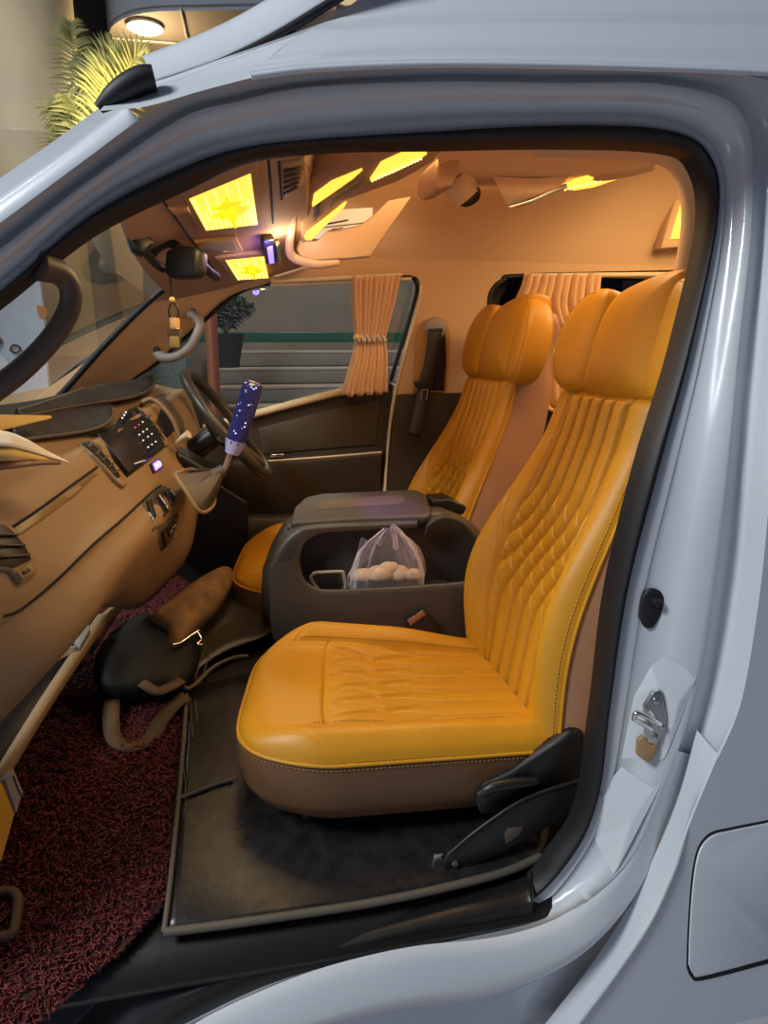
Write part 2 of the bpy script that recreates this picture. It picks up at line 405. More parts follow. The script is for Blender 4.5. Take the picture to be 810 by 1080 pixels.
# pressed shapes on the pillar
def facet(name, pts, faces):
    bm = bmesh.new(); v = []
    for x, y, lift in pts:
        h = jam.hit(x, y); v.append(bm.verts.new((h[0] if h else PY(x, y, .03)) + Vector((0, -lift, 0))))
    for f in faces: bm.faces.new([v[i] for i in f])
    o = bmobj(name, bm, M['paint'], van, smooth=False); bev(o, .004, 2, 10); return o
pr1 = facet('pillar_pressing', [(633,834,.001),(655,808,.002),(688,831,.002),(659,857,.028),(647,923,.002),(626,883,.001),(700,822,.0)], [(0,1,2,3),(0,3,5),(3,4,5),(3,2,6,4)])
pr2 = facet('pillar_pressing', [(686,702,.002),(700,690,.003),(735,712,.002),(711,738,.016),(690,721,.012),(668,735,.001),(655,800,.001),(700,800,.004)], [(0,1,2,3,4),(0,4,5),(4,3,7,6,5),(3,2,7)])

jam2 = Surf(frame, pr1, pr2)
# latch striker
P0 = jam2.pts([(690,757)])[0]+Vector((0,-.006,0)); nn = Vector((-.35, -.9, .1)).normalized()
pf = plane3((684,757,P0.y-.006), (684,730,P0.y-.002), (705,757,P0.y-.016))
stk = pslab('door_striker', [(679,745),(688,731),(697,728),(700,742),(703,757),(701,771),(692,786),(684,784),(680,775),(681,760)], pf, M['steel'], van, .012, .002); stk['label'] = 'zinc door latch striker'
tube('loop', [pf(686,768)+pf.n*.002, pf(672,757)+pf.n*.02, pf(664,750)+pf.n*.032, pf(667,744)+pf.n*.034, pf(679,750)+pf.n*.026, pf(695,762)+pf.n*.006], .0055, M['chrome'], stk, seg=10)
for x, y in ((692,739), (691,777), (698,766)):
    lathe('screw', [(.001, .006), (.006, .004), (.0075, 0), (.0075, -.004)], pf(x, y), M['steel'], stk, 12, pf.n)
pslab('spacer', [(673,781),(679,777),(687,787),(694,785),(690,800),(684,805),(672,797)], pf, mat('brass_spacer', (.35, .22, .10), .5), stk, .014, .002)
# courtesy light switch
P1 = jam.pts([(687,642)])[0]
pf2 = plane3((687,642,P1.y-.008), (687,620,P1.y-.006), (700,642,P1.y-.013))
sw = pslab('door_light_switch', [(675,652),(677,634),(681,625),(688,621),(697,624),(701,632),(699,645),(694,656),(688,663),(680,662)], pf2, M['rubber'], van, .010, .004, smooth=True)
lathe('plunger', [(.001, .016), (.007, .014), (.010, .006), (.011, 0), (.011, -.004)], pf2(692,635), M['black'], sw, 16, pf2.n)
lathe('screw', [(.001, .004), (.006, .003), (.007, 0), (.007, -.004)], pf2(684,655), M['black'], sw, 12, pf2.n)
# ------------------------------------------------------------------ cabin shell
FZ = lambda X, Y: .31 + .34*min(max(Y, -.1), 1.0)
bm = bmesh.new()
rows = [[Vector((x*.1-.9, y*.1+.02, FZ(x*.1-.9, y*.1+.02)-.02)) for x in range(35)] for y in range(16)]
fo = bmobj('floor', loft_bm(rows), M['black']); solid(fo, .02, -1); tag(fo, 'black floor pan of the van cabin', 'floor', kind='structure')
# far wall with its two openings
doorhole = [(95,445),(140,402),(165,385),(200,349),(240,314),(262,302),(290,296),(350,294),(432,290),(441,294),(444,302),(441,316),(428,365),(417,412),(412,450),(404,520),(395,640),(95,700)]
rearhole = [(548,420),(528,380),(518,340),(516,316),(521,303),(532,295),(550,291),(720,287),(900,283),(900,430),(620,432)]
far = plate('wall_right', [(-1.0,.4),(2.5,.4),(2.5,1.90),(.30,1.90),(.02,1.70),(-.22,1.58),(-.6,1.33),(-1.0,1.25)], [xz(doorhole, 1.5), xz(rearhole, 1.5)], 1.51, .03, M['liner'])
tag(far, 'tan lined far side wall of the cabin', 'wall', kind='structure')
lowp = plate('trim_2', xz([(419,416),(500,414),(540,430),(640,432),(900,430),(900,700),(380,700),(404,560),(413,450)], 1.488), [], 1.485, .02, M['door']); tag(lowp, 'dark plastic lower side trim behind driver door', 'trim', kind='structure')
# headliner
sec = [(1.515,1.72),(1.497,1.79),(1.46,1.93),(1.38,2.05),(1.22,2.13),(.95,2.17),(.6,2.17),(.42,2.13),(.30,2.06),(.25,1.96),(.23,1.86)]
xs = [.22,.5,.9,1.3,1.7,2.1,2.5]
R = [smoothpts([Vector((x, y, z)) for y, z in sec], 4) for x in xs]
ceil = bmobj('ceiling', loft_bm(R), M['liner']); solid(ceil, .015, 0); tag(ceil, 'tan suede headliner of the raised roof', 'ceiling', kind='structure')
back = plate('wall_back', [(-.1,.3),(1.6,.3),(1.6,2.2),(-.1,2.2)], [], 0, .02, M['liner']); back.rotation_euler = (0, 0, math.pi/2); back.location = (2.5, 0, 0)
tag(back, 'tan rear bulkhead', 'wall', kind='structure')
fbk = plate('wall_front', [(-.1,.1),(1.6,.1),(1.6,1.22),(-.1,1.22)], [], 0, .02, M['black']); fbk.rotation_euler = (0, 0, math.pi/2); fbk.location = (-.98, 0, 0)
tag(fbk, 'black front bulkhead under the dash', 'wall', kind='structure')
fqt = plate('front_panel', [(-1.0,.2),(-.56,.2),(-.56,1.25),(-1.0,1.2)], [], .02, .03, M['paint'], van)
# front overhead header
HZ = lambda X, Y: 1.812 + .30*X - .115*(Y-.1)
rows = []
for j in range(19):
    Y = .19+1.30*j/18
    a = Vector((-.15-.05*(1-((Y-.78)/.7)**2), Y, 0)); a.z = HZ(a.x, Y)
    r = [a+Vector((-.01, 0, .03)), a+Vector((-.012, 0, .01)), a]
    for k in range(1, 11):
        X = a.x+(.12+.12*Y-a.x)*k/10; r.append(Vector((X, Y, HZ(X, Y))))
    xe = .12+.12*Y; r += [Vector((xe+.005, Y, HZ(xe, Y)+.02)), Vector((xe+.03, Y, HZ(xe, Y)+.12)), Vector((.34, Y, 2.13-.55*(Y-.78)**2))]
    rows.append(r)
head = bmobj('trim_1', loft_bm(rows), M['liner_dark']); head.data.set_sharp_from_angle(angle=math.radians(50)); tag(head, 'brown overhead header above the windscreen', 'header', kind='structure')
HS = Surf(head)
# windscreen
rows = []
for i in range(13):
    t = i/12
    rr = []
    for j in range(25):
        s = -1+2*j/24; Y = .80+s*.66
        rr.append(Vector((-.19-.52*t-.10*(1-s*s)*(1-.3*t), Y, 1.735-.50*t+.02*math.sin(t*math.pi)+(1-t)*(-.055-.075*s))))
    rows.append(rr)
ws = bmobj('window_3', loft_bm(rows), M['screenglass']); tag(ws, 'sloping windscreen glass', 'windscreen', kind='structure')
# far A-pillar trim
pa = rl([(30,440),(62,418),(110,365),(155,320),(185,298),(235,280)], 1.36)
pb = rl([(45,440),(80,420),(130,378),(185,330),(225,300),(270,290)], 1.43)
pc = rl([(80,440),(105,422),(158,388),(203,347),(242,313),(300,294)], 1.50)
ap = loft('pillar_trim', [pa, pb, pc], M['liner'], None, rows=4, thick=.01); tag(ap, 'tan windscreen pillar trim on driver side', 'pillar trim')
tube('rubber_edge', [p+Vector((0, -.004, 0)) for p in pa], .010, M['rubber'], ap)

# ------------------------------------------------------------------ driver door
dd = thing('driver_door', (.2, 1.54, .5), 'closed driver door with dark panel beyond the steering wheel', 'door')
dp = pslab('door_panel', [(90,470),(150,470),(240,446),(275,437),(340,420),(409,403),(415,406),(411,440),(404,520),(396,640),(90,700)], yplane(1.535), M['door'], dd, .05)
tube('belt_trim', rl([(215,452),(275,435),(340,418),(409,401)], 1.515), .014, M['cream'], dd, seg=8, flat=1.0)
pslab('door_insert', [(272,452),(340,434),(398,420),(402,424),(397,470),(340,474),(275,480)], yplane(1.528), mat('door_insert', (.07, .052, .03), .6, bump=(350, .15)), dd, .02, .006)
loft('armrest', [rl([(230,484),(290,482),(350,478),(404,474)], 1.53), rl([(230,486),(290,484),(350,480),(404,476)], 1.47), rl([(225,505),(290,500),(350,494),(402,488)], 1.47), rl([(225,540),(290,540),(350,540),(400,540)], 1.53)], M['door'], dd, rows=3)
tube('chrome_strip', rl([(255,488),(330,483),(402,477)], 1.465), .004, M['cream'], dd)
box('window_switch', PY(292,480,1.475), (.05, .03, .012), M['chrome'], dd, .003)
loft('map_pocket', [rl([(200,545),(260,545),(320,545)], 1.52), rl([(200,548),(260,548),(320,548)], 1.46), rl([(200,600),(260,600),(320,600)], 1.46)], M['door'], dd, rows=3)
tube('window_seal', rl([(95,440),(140,400),(165,383),(203,349),(242,315),(265,303),(295,298),(350,296),(430,293),(438,297),(440,304),(436,322),(412,402)], 1.50), .011, M['rubber'], dd, flat=.7)
tube('frame_trim', rl([(444,300),(442,316),(430,360),(417,412),(411,450),(407,500),(405,540)], 1.487), .006, M['cream'], dd)
tube('frame_trim', rl([(285,301),(350,298),(434,294)], 1.485), .006, M['cream'], dd)
wpane = pslab('window_pane', [(80,470),(165,380),(200,345),(240,310),(265,299),(440,290),(412,405),(275,440),(150,475)], yplane(1.56), M['glass'], dd, .004)
rw = pslab('window_2', [(500,440),(505,300),(530,288),(905,278),(905,440)], yplane(1.55), glassmat('tinted_glass', (.12, .13, .13), .03), None, .004); tag(rw, 'dark tinted rear side window', 'window', kind='structure')
tube('window_seal', rl([(545,415),(528,380),(518,340),(516,316),(521,303),(532,295),(550,291),(720,287),(900,283)], 1.498), .010, M['rubber'], rw)

# ------------------------------------------------------------------ seats
def sst(x, a, b):
    t = min(max((x-a)/(b-a), 0), 1); return t*t*(3-2*t)
def lerp(a, b, t): return a+(b-a)*t
def pillow_bm(loop, c, n, bf, bb, rings=8, p=2.2, bm=None):
    bm = bm or bmesh.new(); n = Vector(n).normalized(); c = Vector(c); N = len(loop)
    def side(b):
        R = []
        for k in range(rings):
            s = math.cos(k/rings*math.pi/2); h = b*max(0,1-s**p)**(1/p)
            R.append([bm.verts.new(c+(q-c)*s+n*h) for q in loop])
        top = bm.verts.new(c+n*b)
        for a, d in zip(R, R[1:]):
            for i in range(N): bm.faces.new((a[i], a[(i+1) % N], d[(i+1) % N], d[i]))
        for i in range(N): bm.faces.new((R[-1][i], R[-1][(i+1) % N], top))
    side(bf); side(-bb)
    bmesh.ops.remove_doubles(bm, verts=bm.verts, dist=1e-5)
    return bm
def pillow(name, loop, n, bf, bb, m, parent=None, c=None, p=2.2, k=5, rings=8):
    L = smoothpts(list(loop)+[loop[0]], k)[:-1] if k > 1 else [Vector(q) for q in loop]
    c = c or sum(L, Vector((0, 0, 0)))/len(L)
    return bmobj(name, pillow_bm(L, c, n, bf, bb, rings, p), m, parent)
def groove(d, w, depth): return -depth*math.exp(-(d/w)**2)
def wave_quilt(u, v, lines, d, a, b, n, slope_len):
    """nearest distance to the quilting lines that run straight, fan into diamonds, run straight again"""
    s = n*d/2*sst(u, a, b); best = 9
    ds = n*d/2*6*max(0, min((u-a)/(b-a), 1))*(1-max(0, min((u-a)/(b-a), 1)))/(b-a)
    for l in lines:
        for sg in (1, -1):
            best = min(best, abs(v-(l+sg*s))/math.sqrt(1+(ds*slope_len)**2))
    return best
def make_seat(label, dy, raise_):
    O = Vector((0, dy, 0))
    t = thing('passenger_seat' if dy == 0 else 'driver_seat', (0, 0, 0), label, 'car seat', None)
    # cushion
    NF, NR, FF, FR = Vector((-.045,.165,.628)), Vector((.665,.165,.592)), Vector((.05,.695,.700)), Vector((.655,.70,.600))
    def base(u, v):
        p = (NF*(1-u)+NR*u)*(1-v)+(FF*(1-u)+FR*u)*v
        e = abs(2*v-1); p.x += (1-u)*(.085*e**4.5) ; p.y += (.5-v)*.10*(1-min(u/.25, 1))**2
        p.z += raise_*(1-u*.8)
        return p+O
    NU, NV = 150, 130
    def top(u, v):
        p = base(u, v); L, W = .68, .53
        en, ef, eu = v*W, (1-v)*W, u*L
        def rd(e, r): x = min(e/r, 1); return math.sqrt(max(0, 1-(1-x)**2))
        h = .036*min(rd(en, .06), 1)*rd(ef, .06)*rd(eu, .085)
        bolF = .040*math.exp(-((v-.90)/.085)**2)*sst(u, .0, .22)*(1-.55*sst(u, .55, 1))
        bolN = .022*math.exp(-((v-.085)/.075)**2)*sst(u, .02, .2)*(1-.3*sst(u, .6, 1))
        h += bolF+bolN
        pan = sst(v, .16, .20)*(1-sst(v, .80, .84))
        # seams
        bnd = min(abs(v-.165-.02*(1-u)), abs(v-.815))
        if u > .10: h += groove(bnd, .010, .0085)*sst(u, .10, .2)
        h += groove((u-.285-.02*(v-.5))*1.25, .009, .0075)*pan
        if v > .8: h += groove((u-.15-.9*max(0,v-.82)**1.2)*1.2, .010, .004)*sst(v, .8, .84)
        if v < .18: h += groove((u-.10-1.0*(.17-v))*1.0, .010, .004)
        if u > .285 and pan > .5:
            d = wave_quilt(1-u, v, [.235,.345,.455,.565,.675,.785], .11, .26, .76, 2, .8)
            h += (groove(d, .0105, .0085)+.002+.0025*min(1, d/.05)**.6)*sst(u, .285, .36)
        else: h += 0
        h -= .014*pan*sst(u, .3, .6)
        return p+Vector((0, 0, h))
    bm = bmesh.new()
    loft_bm([[top(i/NU, j/NV) for i in range(NU+1)] for j in range(NV+1)], bm=bm)
    cu = bmobj('cushion', bm, M['leather'], t)
    # perimeter for skirt and piping
    per = [base(i/40, 0) for i in range(40, -1, -1)]+[base(0, j/40) for j in range(1, 40)]+[base(i/40, 1) for i in range(0, 41)]
    cen = base(.55, .5)
    def inset(k, dz):
        out = []
        for q in per:
            d = (Vector((q.x, q.y, 0))-Vector((cen.x, cen.y, 0))); out.append(Vector((q.x-d.x*k, q.y-d.y*k, q.z+dz)))
        return out
    zb = -.135
    sk = bmobj('cushion_skirt', loft_bm([per, inset(-.012, -.025), inset(-.012, -.06), inset(.01, zb*.75), inset(.06, zb), inset(.2, zb-.01)]), M['skirt'], t)
    sk['label'] = 'brown lower side of the cushion'
    bmobj('piping', tube_bm(inset(-.004, .001), .0045, 6), M['leather'], t)
    bmobj('stitching', stitch_bm([p+Vector((0, -.001, -.008)) for p in inset(-.012, 0)], bmesh.new()), M['thread'], t)
    bmobj('stitching', stitch_bm([top(i/60, .178+.02*(1-i/60))+Vector((0, 0, .0012)) for i in range(14, 60)], bmesh.new()), M['thread'], t)
    bmobj('stitching', stitch_bm([top(i/60, .83)+Vector((0, 0, .0015)) for i in range(10, 60)], bmesh.new()), M['thread'], t)
    # backrest front
    def edge(tt):
        z = lerp(.585, 1.345, tt); x = .690+.185*tt-.018*math.sin(math.pi*min(1, tt*1.15))
        yn = lerp(.165, .205, tt); yf = lerp(.695, .632, tt)
        wob = .03*math.sin(math.pi*min(1, max(0, tt*1.05)))**2
        return x, yn-wob*.3, yf+wob, z
    def bol(tt): return .085*math.exp(-((tt-.34)/.34)**2)
    NT, NW = 230, 170; TE = 1.30; QL = [-.37+.12*i for i in range(16)]
    def fr(tt, v):
        x, yn, yf, z = edge(tt); y = lerp(yn, yf, v); W = yf-yn; h = 0
        def rd(e, r): q = min(e/r, 1); return math.sqrt(max(0, 1-(1-q)**2))
        rt = rd((TE-tt)*.76, .09); h += .030*rd(v*W, .05)*rd((1-v)*W, .05)*rt*(1-sst(tt, .98, 1.06)) - .05*(1-rt)
        b = bol(tt)
        h += b*(math.exp(-((v-.93)/.11)**2)+.75*math.exp(-((v-.07)/.10)**2))
        lo, hi = .175-.03*tt, .80+.02*math.sin(tt*3)
        pan = sst(v, lo-.02, lo+.02)*(1-sst(v, hi-.02, hi+.02))*(1 if tt < 1.0 else 0)
        if tt < 1.02: h += groove(min(abs(v-lo), abs(v-hi)), .011, .013)
        # curved seam that closes the upper bolster panel
        if .40 < tt < 1.02: h += groove(v-(hi+.15*sst(tt, .40, .78)), .009, .006)
        if pan > .5:
            sh_ = .36*(1-sst(tt, .26, .74)); q = max(0, min((tt-.26)/.48, 1)); k = math.sqrt(1+(.36*6*q*(1-q)/.48*.68)**2)
            dA = min(abs(v-(l-.06+sh_)) for l in QL)/k; dB = min(abs(v-(l+.30-sh_)) for l in QL)/k
            h += groove(dA, .013, .0145)+groove(dB, .008, .005)+.0065*min(1, dA/.05)**.6
        return Vector((x-h, y, z+.22*h))+O
    bk = bmobj('backrest', loft_bm([[fr(TE*i/NT, j/NW) for i in range(NT+1)] for j in range(NW+1)]), M['leather'], t)
    # shell: sides and rear
    rails = []
    for i in range(0, NT+1, 5):
        tt = TE*i/NT; x, yn, yf, z = edge(tt); dep = lerp(.17, .135, tt)*(1-.35*sst(tt, 1.0, TE)); x += .03*sst(tt, 1.1, TE)**2
        f0, f1 = fr(tt, 0)-O, fr(tt, 1)-O
        row = [f1, Vector((x+.03, yf+.012, z-.01)), Vector((x+dep*.6, yf+.006, z-.03)), Vector((x+dep-.02, yf-.012, z-.05)), Vector((x+dep, yf-.05, z-.05)), Vector((x+dep+.01, (yn+yf)/2, z-.05)),
               Vector((x+dep, yn+.05, z-.05)), Vector((x+dep-.02, yn+.012, z-.05)), Vector((x+dep*.6, yn-.006, z-.03)), Vector((x+.03, yn-.012, z-.01)), f0]
        rails.append([q+O for q in smoothpts(row, 3)])
    tp = rails[-1]; cc = sum(tp, Vector((0, 0, 0)))/len(tp)
    rails.append([q.lerp(cc, .25)+Vector((0, 0, .008)) for q in tp]); rails.append([q.lerp(cc, .97)+Vector((0, 0, .01)) for q in tp])
    sh = bmobj('backrest_shell', loft_bm(rails), M['leather_side'], t); sh['label'] = 'pinkish brown sides and rear of the backrest'
    bmobj('stitching', stitch_bm([fr(i/80, .008)+Vector((-.001, -.002, 0)) for i in range(2, 80)], bmesh.new()), M['thread_light'], t)
    bmobj('stitching', stitch_bm([fr(i/80, .145-.03*i/80)+Vector((-.0012, 0, 0)) for i in range(2, 80)], bmesh.new()), M['thread_light'], t)
    bmobj('stitching', stitch_bm([fr(i/80, .815+.02*math.sin(i/80*3)+.15*sst(i/80, .40, .78))+Vector((-.0012, 0, 0)) for i in range(33, 80)], bmesh.new()), M['thread_light'], t)
    for l in QL:
        for f in ((lambda u: l-.06+.36*(1-sst(u, .26, .74))), (lambda u: l+.30-.36*(1-sst(u, .26, .74)))):
            run = [fr(i/100, f(i/100))+Vector((-.0006, 0, 0)) for i in range(4, 100) if .175-.03*i/100+.015 < f(i/100) < .80+.02*math.sin(i/100*3)-.015]
            if len(run) > 8: bmobj('quilt_stitching', stitch_bm(run, bmesh.new(), r=.0007), M['thread'], t)
    bmobj('piping', tube_bm([fr(i/60, 0)+Vector((.001, -.002, 0)) for i in range(0, 61)], .0045, 6), M['leather'], t)
    # headrest: wide centre pad and two ears
    def hp(y, z, off=0): return Vector((.858+.235*(z-1.345)-off, y, z))+O
    pad = [(.205,1.353),(.35,1.346),(.46,1.348),(.498,1.356),(.508,1.42),(.502,1.50),(.478,1.56),(.435,1.592),(.33,1.614),(.225,1.622),(.200,1.60),(.195,1.45)]
    pillow('headrest', [hp(y, z, -.022) for y, z in pad], (-1, 0, .24), .060, .07, M['leather'], t, p=3.0, rings=16)
    ear = [(.49,1.362),(.56,1.350),(.63,1.364),(.670,1.40),(.686,1.45),(.678,1.51),(.64,1.562),(.58,1.595),(.52,1.602),(.48,1.58),(.47,1.45)]
    for s in (1, -1):
        ep = [hp(y if s > 0 else .205-(y-.49)*.45, z, -.004) for y, z in ear]
        nw = Vector((-1, -.10*s, .24)).normalized()
        pillow('headrest_wing', ep, nw, .044, .06, M['leather'], t, p=3.4, rings=14)
        cen2 = sum(ep, Vector((0, 0, 0)))/len(ep)
        bmobj('stitching', stitch_bm([cen2+(q-cen2)*.90+nw*.034 for q in smoothpts(ep[0:9], 5)], bmesh.new()), M['thread'], t)
    return t
seat = make_seat('tan quilted leather front passenger seat nearest the open door', 0, 0)
dseat = make_seat('tan quilted leather driver seat beyond the center console', .77, .10)
# base, rail and recliner of the passenger seat
f12 = yplane(.145)
sbm = box_bm((.36, .45, .475), (.50, .40, .10)); sb_ = bmobj('seat_base', sbm, M['black'], seat, smooth=False); bev(sb_, .02)
pslab('recliner_cover', [(502,842),(512,828),(540,815),(562,800),(585,785),(604,770),(618,772),(616,850),(596,842),(566,846),(540,862),(508,862)], f12, M['black'], seat, .04, .012)
tube('recline_lever', [PY(505,838,.135), PY(520,830,.128), PY(545,826,.126), PY(566,824,.128)], [.010,.012,.012,.008], M['black'], seat, seg=10)
pslab('slide_rail', [(467,912),(472,902),(500,880),(540,852),(570,838),(612,825),(612,852),(590,866),(540,895),(500,915),(478,921),(469,919)], yplane(.115), M['black'], seat, .012, .004)
tube('rail_edge', rl([(473,901),(500,878),(540,850),(570,836),(612,823)], .114), .004, M['black'], seat)
pslab('rail_slot', [(532,880),(536,874),(552,872),(548,882),(534,890)], yplane(.1135), M['dash_dark'], seat, .004, .001)
lathe('rail_bolt', [(.001,.006),(.006,.005),(.008,0),(.008,-.006)], PY(480,911,.114), M['dash_dark'], seat, 6, (0,-1,0))
pslab('rail_hook', [(458,902),(468,900),(465,905),(470,906),(466,914),(457,914)], yplane(.125), M['steel'], seat, .01, .001)
dbm = box_bm((.36, 1.25, .66), (.50, .40, .14)); db_ = bmobj('seat_base', dbm, M['black'], dseat, smooth=False); bev(db_, .02)
# seat belt buckle between seat and console
bk_ = thing('seat_belt_buckle', (0,0,0), 'black seat belt buckle standing between the passenger seat and the console', 'buckle')
fb = plane3((430,655,.700), (460,655,.700), (445,690,.690))
pslab('buckle_body', [(428,655),(446,643),(452,647),(466,672),(452,690),(440,684)], fb, M['black'], bk_, .022, .004)
pslab('press_button', [(430,655),(445,644),(449,648),(433,660)], fb, mat('orange_button', (.35,.13,.06), .5), bk_, .006, .001, lift=.002)
tube('stalk', [fb(456,680)-fb.n*.011, fb(466,700)-fb.n*.011+Vector((0,0,-.05))], .010, M['black'], bk_)

# ------------------------------------------------------------------ centre console with its lid and tray
co = thing('center_console', (0,0,0), 'dark grey center console box with padded lid and side tray', 'console')
def pr(px, Y): return [PY(x, y, Y) for x, y in px]
# main body
fbd = yplane(.86)
body = [(276,640),(278,608),(288,580),(302,556),(312,548),(330,549),(444,541),(470,540),(492,548),(506,566),(512,600),(520,700),(300,700)]
pslab('console_body', body, fbd, M['console'], co, .09, .018)
# lid
ld = plane3((305,548,.845), (455,543,.845), (450,516,1.02))
lid = pslab('lid', [(306,551),(310,534),(322,523),(340,519),(438,515),(450,520),(456,541),(450,545),(380,547)], plane3((305,548,.84), (455,543,.84), (400,517,1.0)), M['console'], co, .035, .012)
lf = Surf(lid)
lf.slab('lid_recess', [(332,533),(338,528),(420,522),(428,524),(426,530),(418,532),(336,538)], M['dash_dark'], co, .0015, .004, .001)
tube('lid_gap', pr([(303,558),(330,556),(400,552),(448,549)], .848), .006, M['black'], co)
# tray: near wall with rolled rim, floor and front cup
rim = pr([(316,585),(316,598),(322,612),(334,620),(350,622),(400,620),(450,617),(500,613),(520,612)], .735)
rim2 = [p+Vector((0, .016, .003)) for p in rim]
low = pr([(284,600),(286,628),(300,642),(325,655),(350,664),(400,668),(450,668),(500,664),(520,664)], .725)
low2 = [p+Vector((0, .0, -.12)) for p in low]
inn = [p+Vector((.0, .020, -.012)) for p in rim]; inn2 = [p+Vector((.01, .024, -.07)) for p in rim]
loft('tray_wall', [low2, low, [a.lerp(b, .5)+Vector((0, -.006, 0)) for a, b in zip(low, rim)], [a.lerp(b, .88)+Vector((0,-.006,0)) for a, b in zip(low, rim)], rim, inn, inn2], M['console'], co, rows=2)
fr_ = pr([(316,585),(318,570),(326,562),(360,556),(440,552)], .82)
nose = [pr([(284,600),(290,580),(303,560),(330,552),(440,548)], .84), pr([(284,600),(296,578),(312,562),(335,556),(440,551)], .80), pr([(316,590),(320,574),(332,565),(350,561),(440,556)], .80)]
loft('tray_shoulder', nose, M['console'], co, rows=3)
tfl = slab('tray_floor', [PZ(300,600,.72)+Vector((0,-.0,0)), Vector((.62,.74,.765)), Vector((.62,.87,.765)), Vector((.15,.87,.765)), Vector((.15,.74,.765))][1:], M['console'], co, (0,0,1), .02)
cup = bmesh.new()
cl = pr([(332,604),(358,603),(362,605),(364,622),(350,628),(336,622),(328,610)], .775)
bmobj('cup_ring', tube_bm(smoothpts(cl+[cl[0]], 3), .005, 6), M['handle'], co)
pslab('cup_hole', [(333,606),(357,605),(361,622),(348,628),(337,621)], yplane(.776), M['black'], co, .01)
sh2 = loft('rear_shoulder', [pr([(448,560),(452,548),(470,540),(490,546),(506,562),(512,590),(514,640)], .852), pr([(448,566),(454,553),(470,546),(488,551),(503,567),(509,592),(511,640)], .80)], M['console'], co, rows=2)
pslab('rear_recess', [(456,528),(475,526),(492,534),(500,545),(470,541),(457,538)], yplane(.95), M['black'], co, .10, .006)

# ------------------------------------------------------------------ carrier bag of food in the tray
bag = thing('plastic_bag', (0,0,0), 'clear plastic carrier bag of food standing in the console tray', 'plastic bag')
film = bpy.data.materials.new('clear_film'); film.use_nodes = True; n, l = nodes(film); n.remove(n['Principled BSDF'])
t1 = n.new('ShaderNodeBsdfTransparent'); t1.inputs[0].default_value = (.93,.90,.95,1); g1 = n.new('ShaderNodeBsdfPrincipled'); g1.inputs['Base Color'].default_value = (.85,.78,.85,1); g1.inputs['Roughness'].default_value = .25
mx = n.new('ShaderNodeMixShader'); fw = n.new('ShaderNodeLayerWeight'); fw.inputs[0].default_value = .42
mm = n.new('ShaderNodeMath'); mm.operation = 'MULTIPLY_ADD'; mm.inputs[1].default_value = .75; mm.inputs[2].default_value = .06
l.new(fw.outputs['Facing'], mm.inputs[0]); l.new(mm.outputs[0], mx.inputs[0])
l.new(t1.outputs[0], mx.inputs[1]); l.new(g1.outputs[0], mx.inputs[2]); l.new(mx.outputs[0], n['Material Output'].inputs[0])
YB = .79
sil = [((368,618),(446,616)), ((370,606),(447,602)), ((374,594),(445,590)), ((379,582),(440,578)), ((388,572),(432,568)), ((398,564),(424,562)), ((405,558),(418,557))]
rng = random.Random(3); bm = bmesh.new(); R = []
for i, (a, b) in enumerate(sil):
    A, B = PY(*a, YB), PY(*b, YB); c = (A+B)/2; rx = (B-A).length/2; ry = rx*(.42 if i < 3 else .42-.05*(i-2)); ring = []
    for k in range(56):
        th = 2*math.pi*k/56; f = 1+.10*math.sin(th*9+i*.5)*(.4+i*.22)*.6+.05*math.sin(th*17+1)+.04*rng.uniform(-1, 1)
        ring.append(c+Vector((math.cos(th)*rx*min(f, 1.12), math.sin(th)*ry*f, .004*math.sin(th*5+i)+.003*rng.uniform(-1,1))))
    R.append(ring+[ring[0]])
fb_ = bmobj('bag_film', loft_bm(R, bm=bm), film, bag)
def ribbon(name, path, wd, m, parent, up, thick=.0015):
    p = smoothpts(path, 6); up = Vector(up).normalized(); rows = [[], []]
    for i, q in enumerate(p):
        t = (p[min(i+1, len(p)-1)]-p[max(i-1, 0)]).normalized(); s = t.cross(up).normalized()
        ww = wd(i/(len(p)-1)) if callable(wd) else wd
        rows[0].append(q-s*ww); rows[1].append(q+s*ww)
    md = [a.lerp(b, .5)+up*.001 for a, b in zip(*rows)]
    o = bmobj(name, loft_bm([rows[0], md, rows[1]]), m, parent); solid(o, thick, 0); return o
ribbon('bag_handle', [PY(418,580,YB-.03), PY(416,565,YB-.01), PY(414,556,YB), PY(420,560,YB), PY(428,570,YB-.01), PY(438,590,YB-.02)], .008, film, bag, (0,-1,.1))
ribbon('bag_handle', [PY(400,575,YB+.01), PY(408,560,YB+.01), PY(414,556,YB+.01), PY(418,562,YB+.01), PY(416,578,YB+.02)], .007, film, bag, (0,-1,.1))
pillow('bag_corner', pr([(374,600),(380,570),(384,568),(394,576),(388,590)], YB+.02), (0,-1,0), .004, .004, film, bag)
for i, (x, y, r) in enumerate([(382,608,.030),(400,606,.034),(420,606,.034),(436,607,.026),(410,600,.028)]):
    c = PY(x, y, YB+(.0 if i % 2 else .015)); lp = [c+Vector((math.cos(a)*r*1.1, math.sin(a)*r*.8, rng.uniform(-.003,.003))) for a in [k*math.pi/5 for k in range(10)]]
    tag(pillow('bun', lp, (0,0,1), r*.8, r*.5, mat('bun_crust', (.72,.50,.26), .7, vary=(40,(.80,.66,.45))), None), ['pale bun at the front end inside the clear bag','pale bun second from the front inside the clear bag','pale bun third from the front inside the clear bag','small pale bun at the rear end inside the clear bag','pale bun on top of the others inside the clear bag'][i], 'bun', 'buns in the bag')

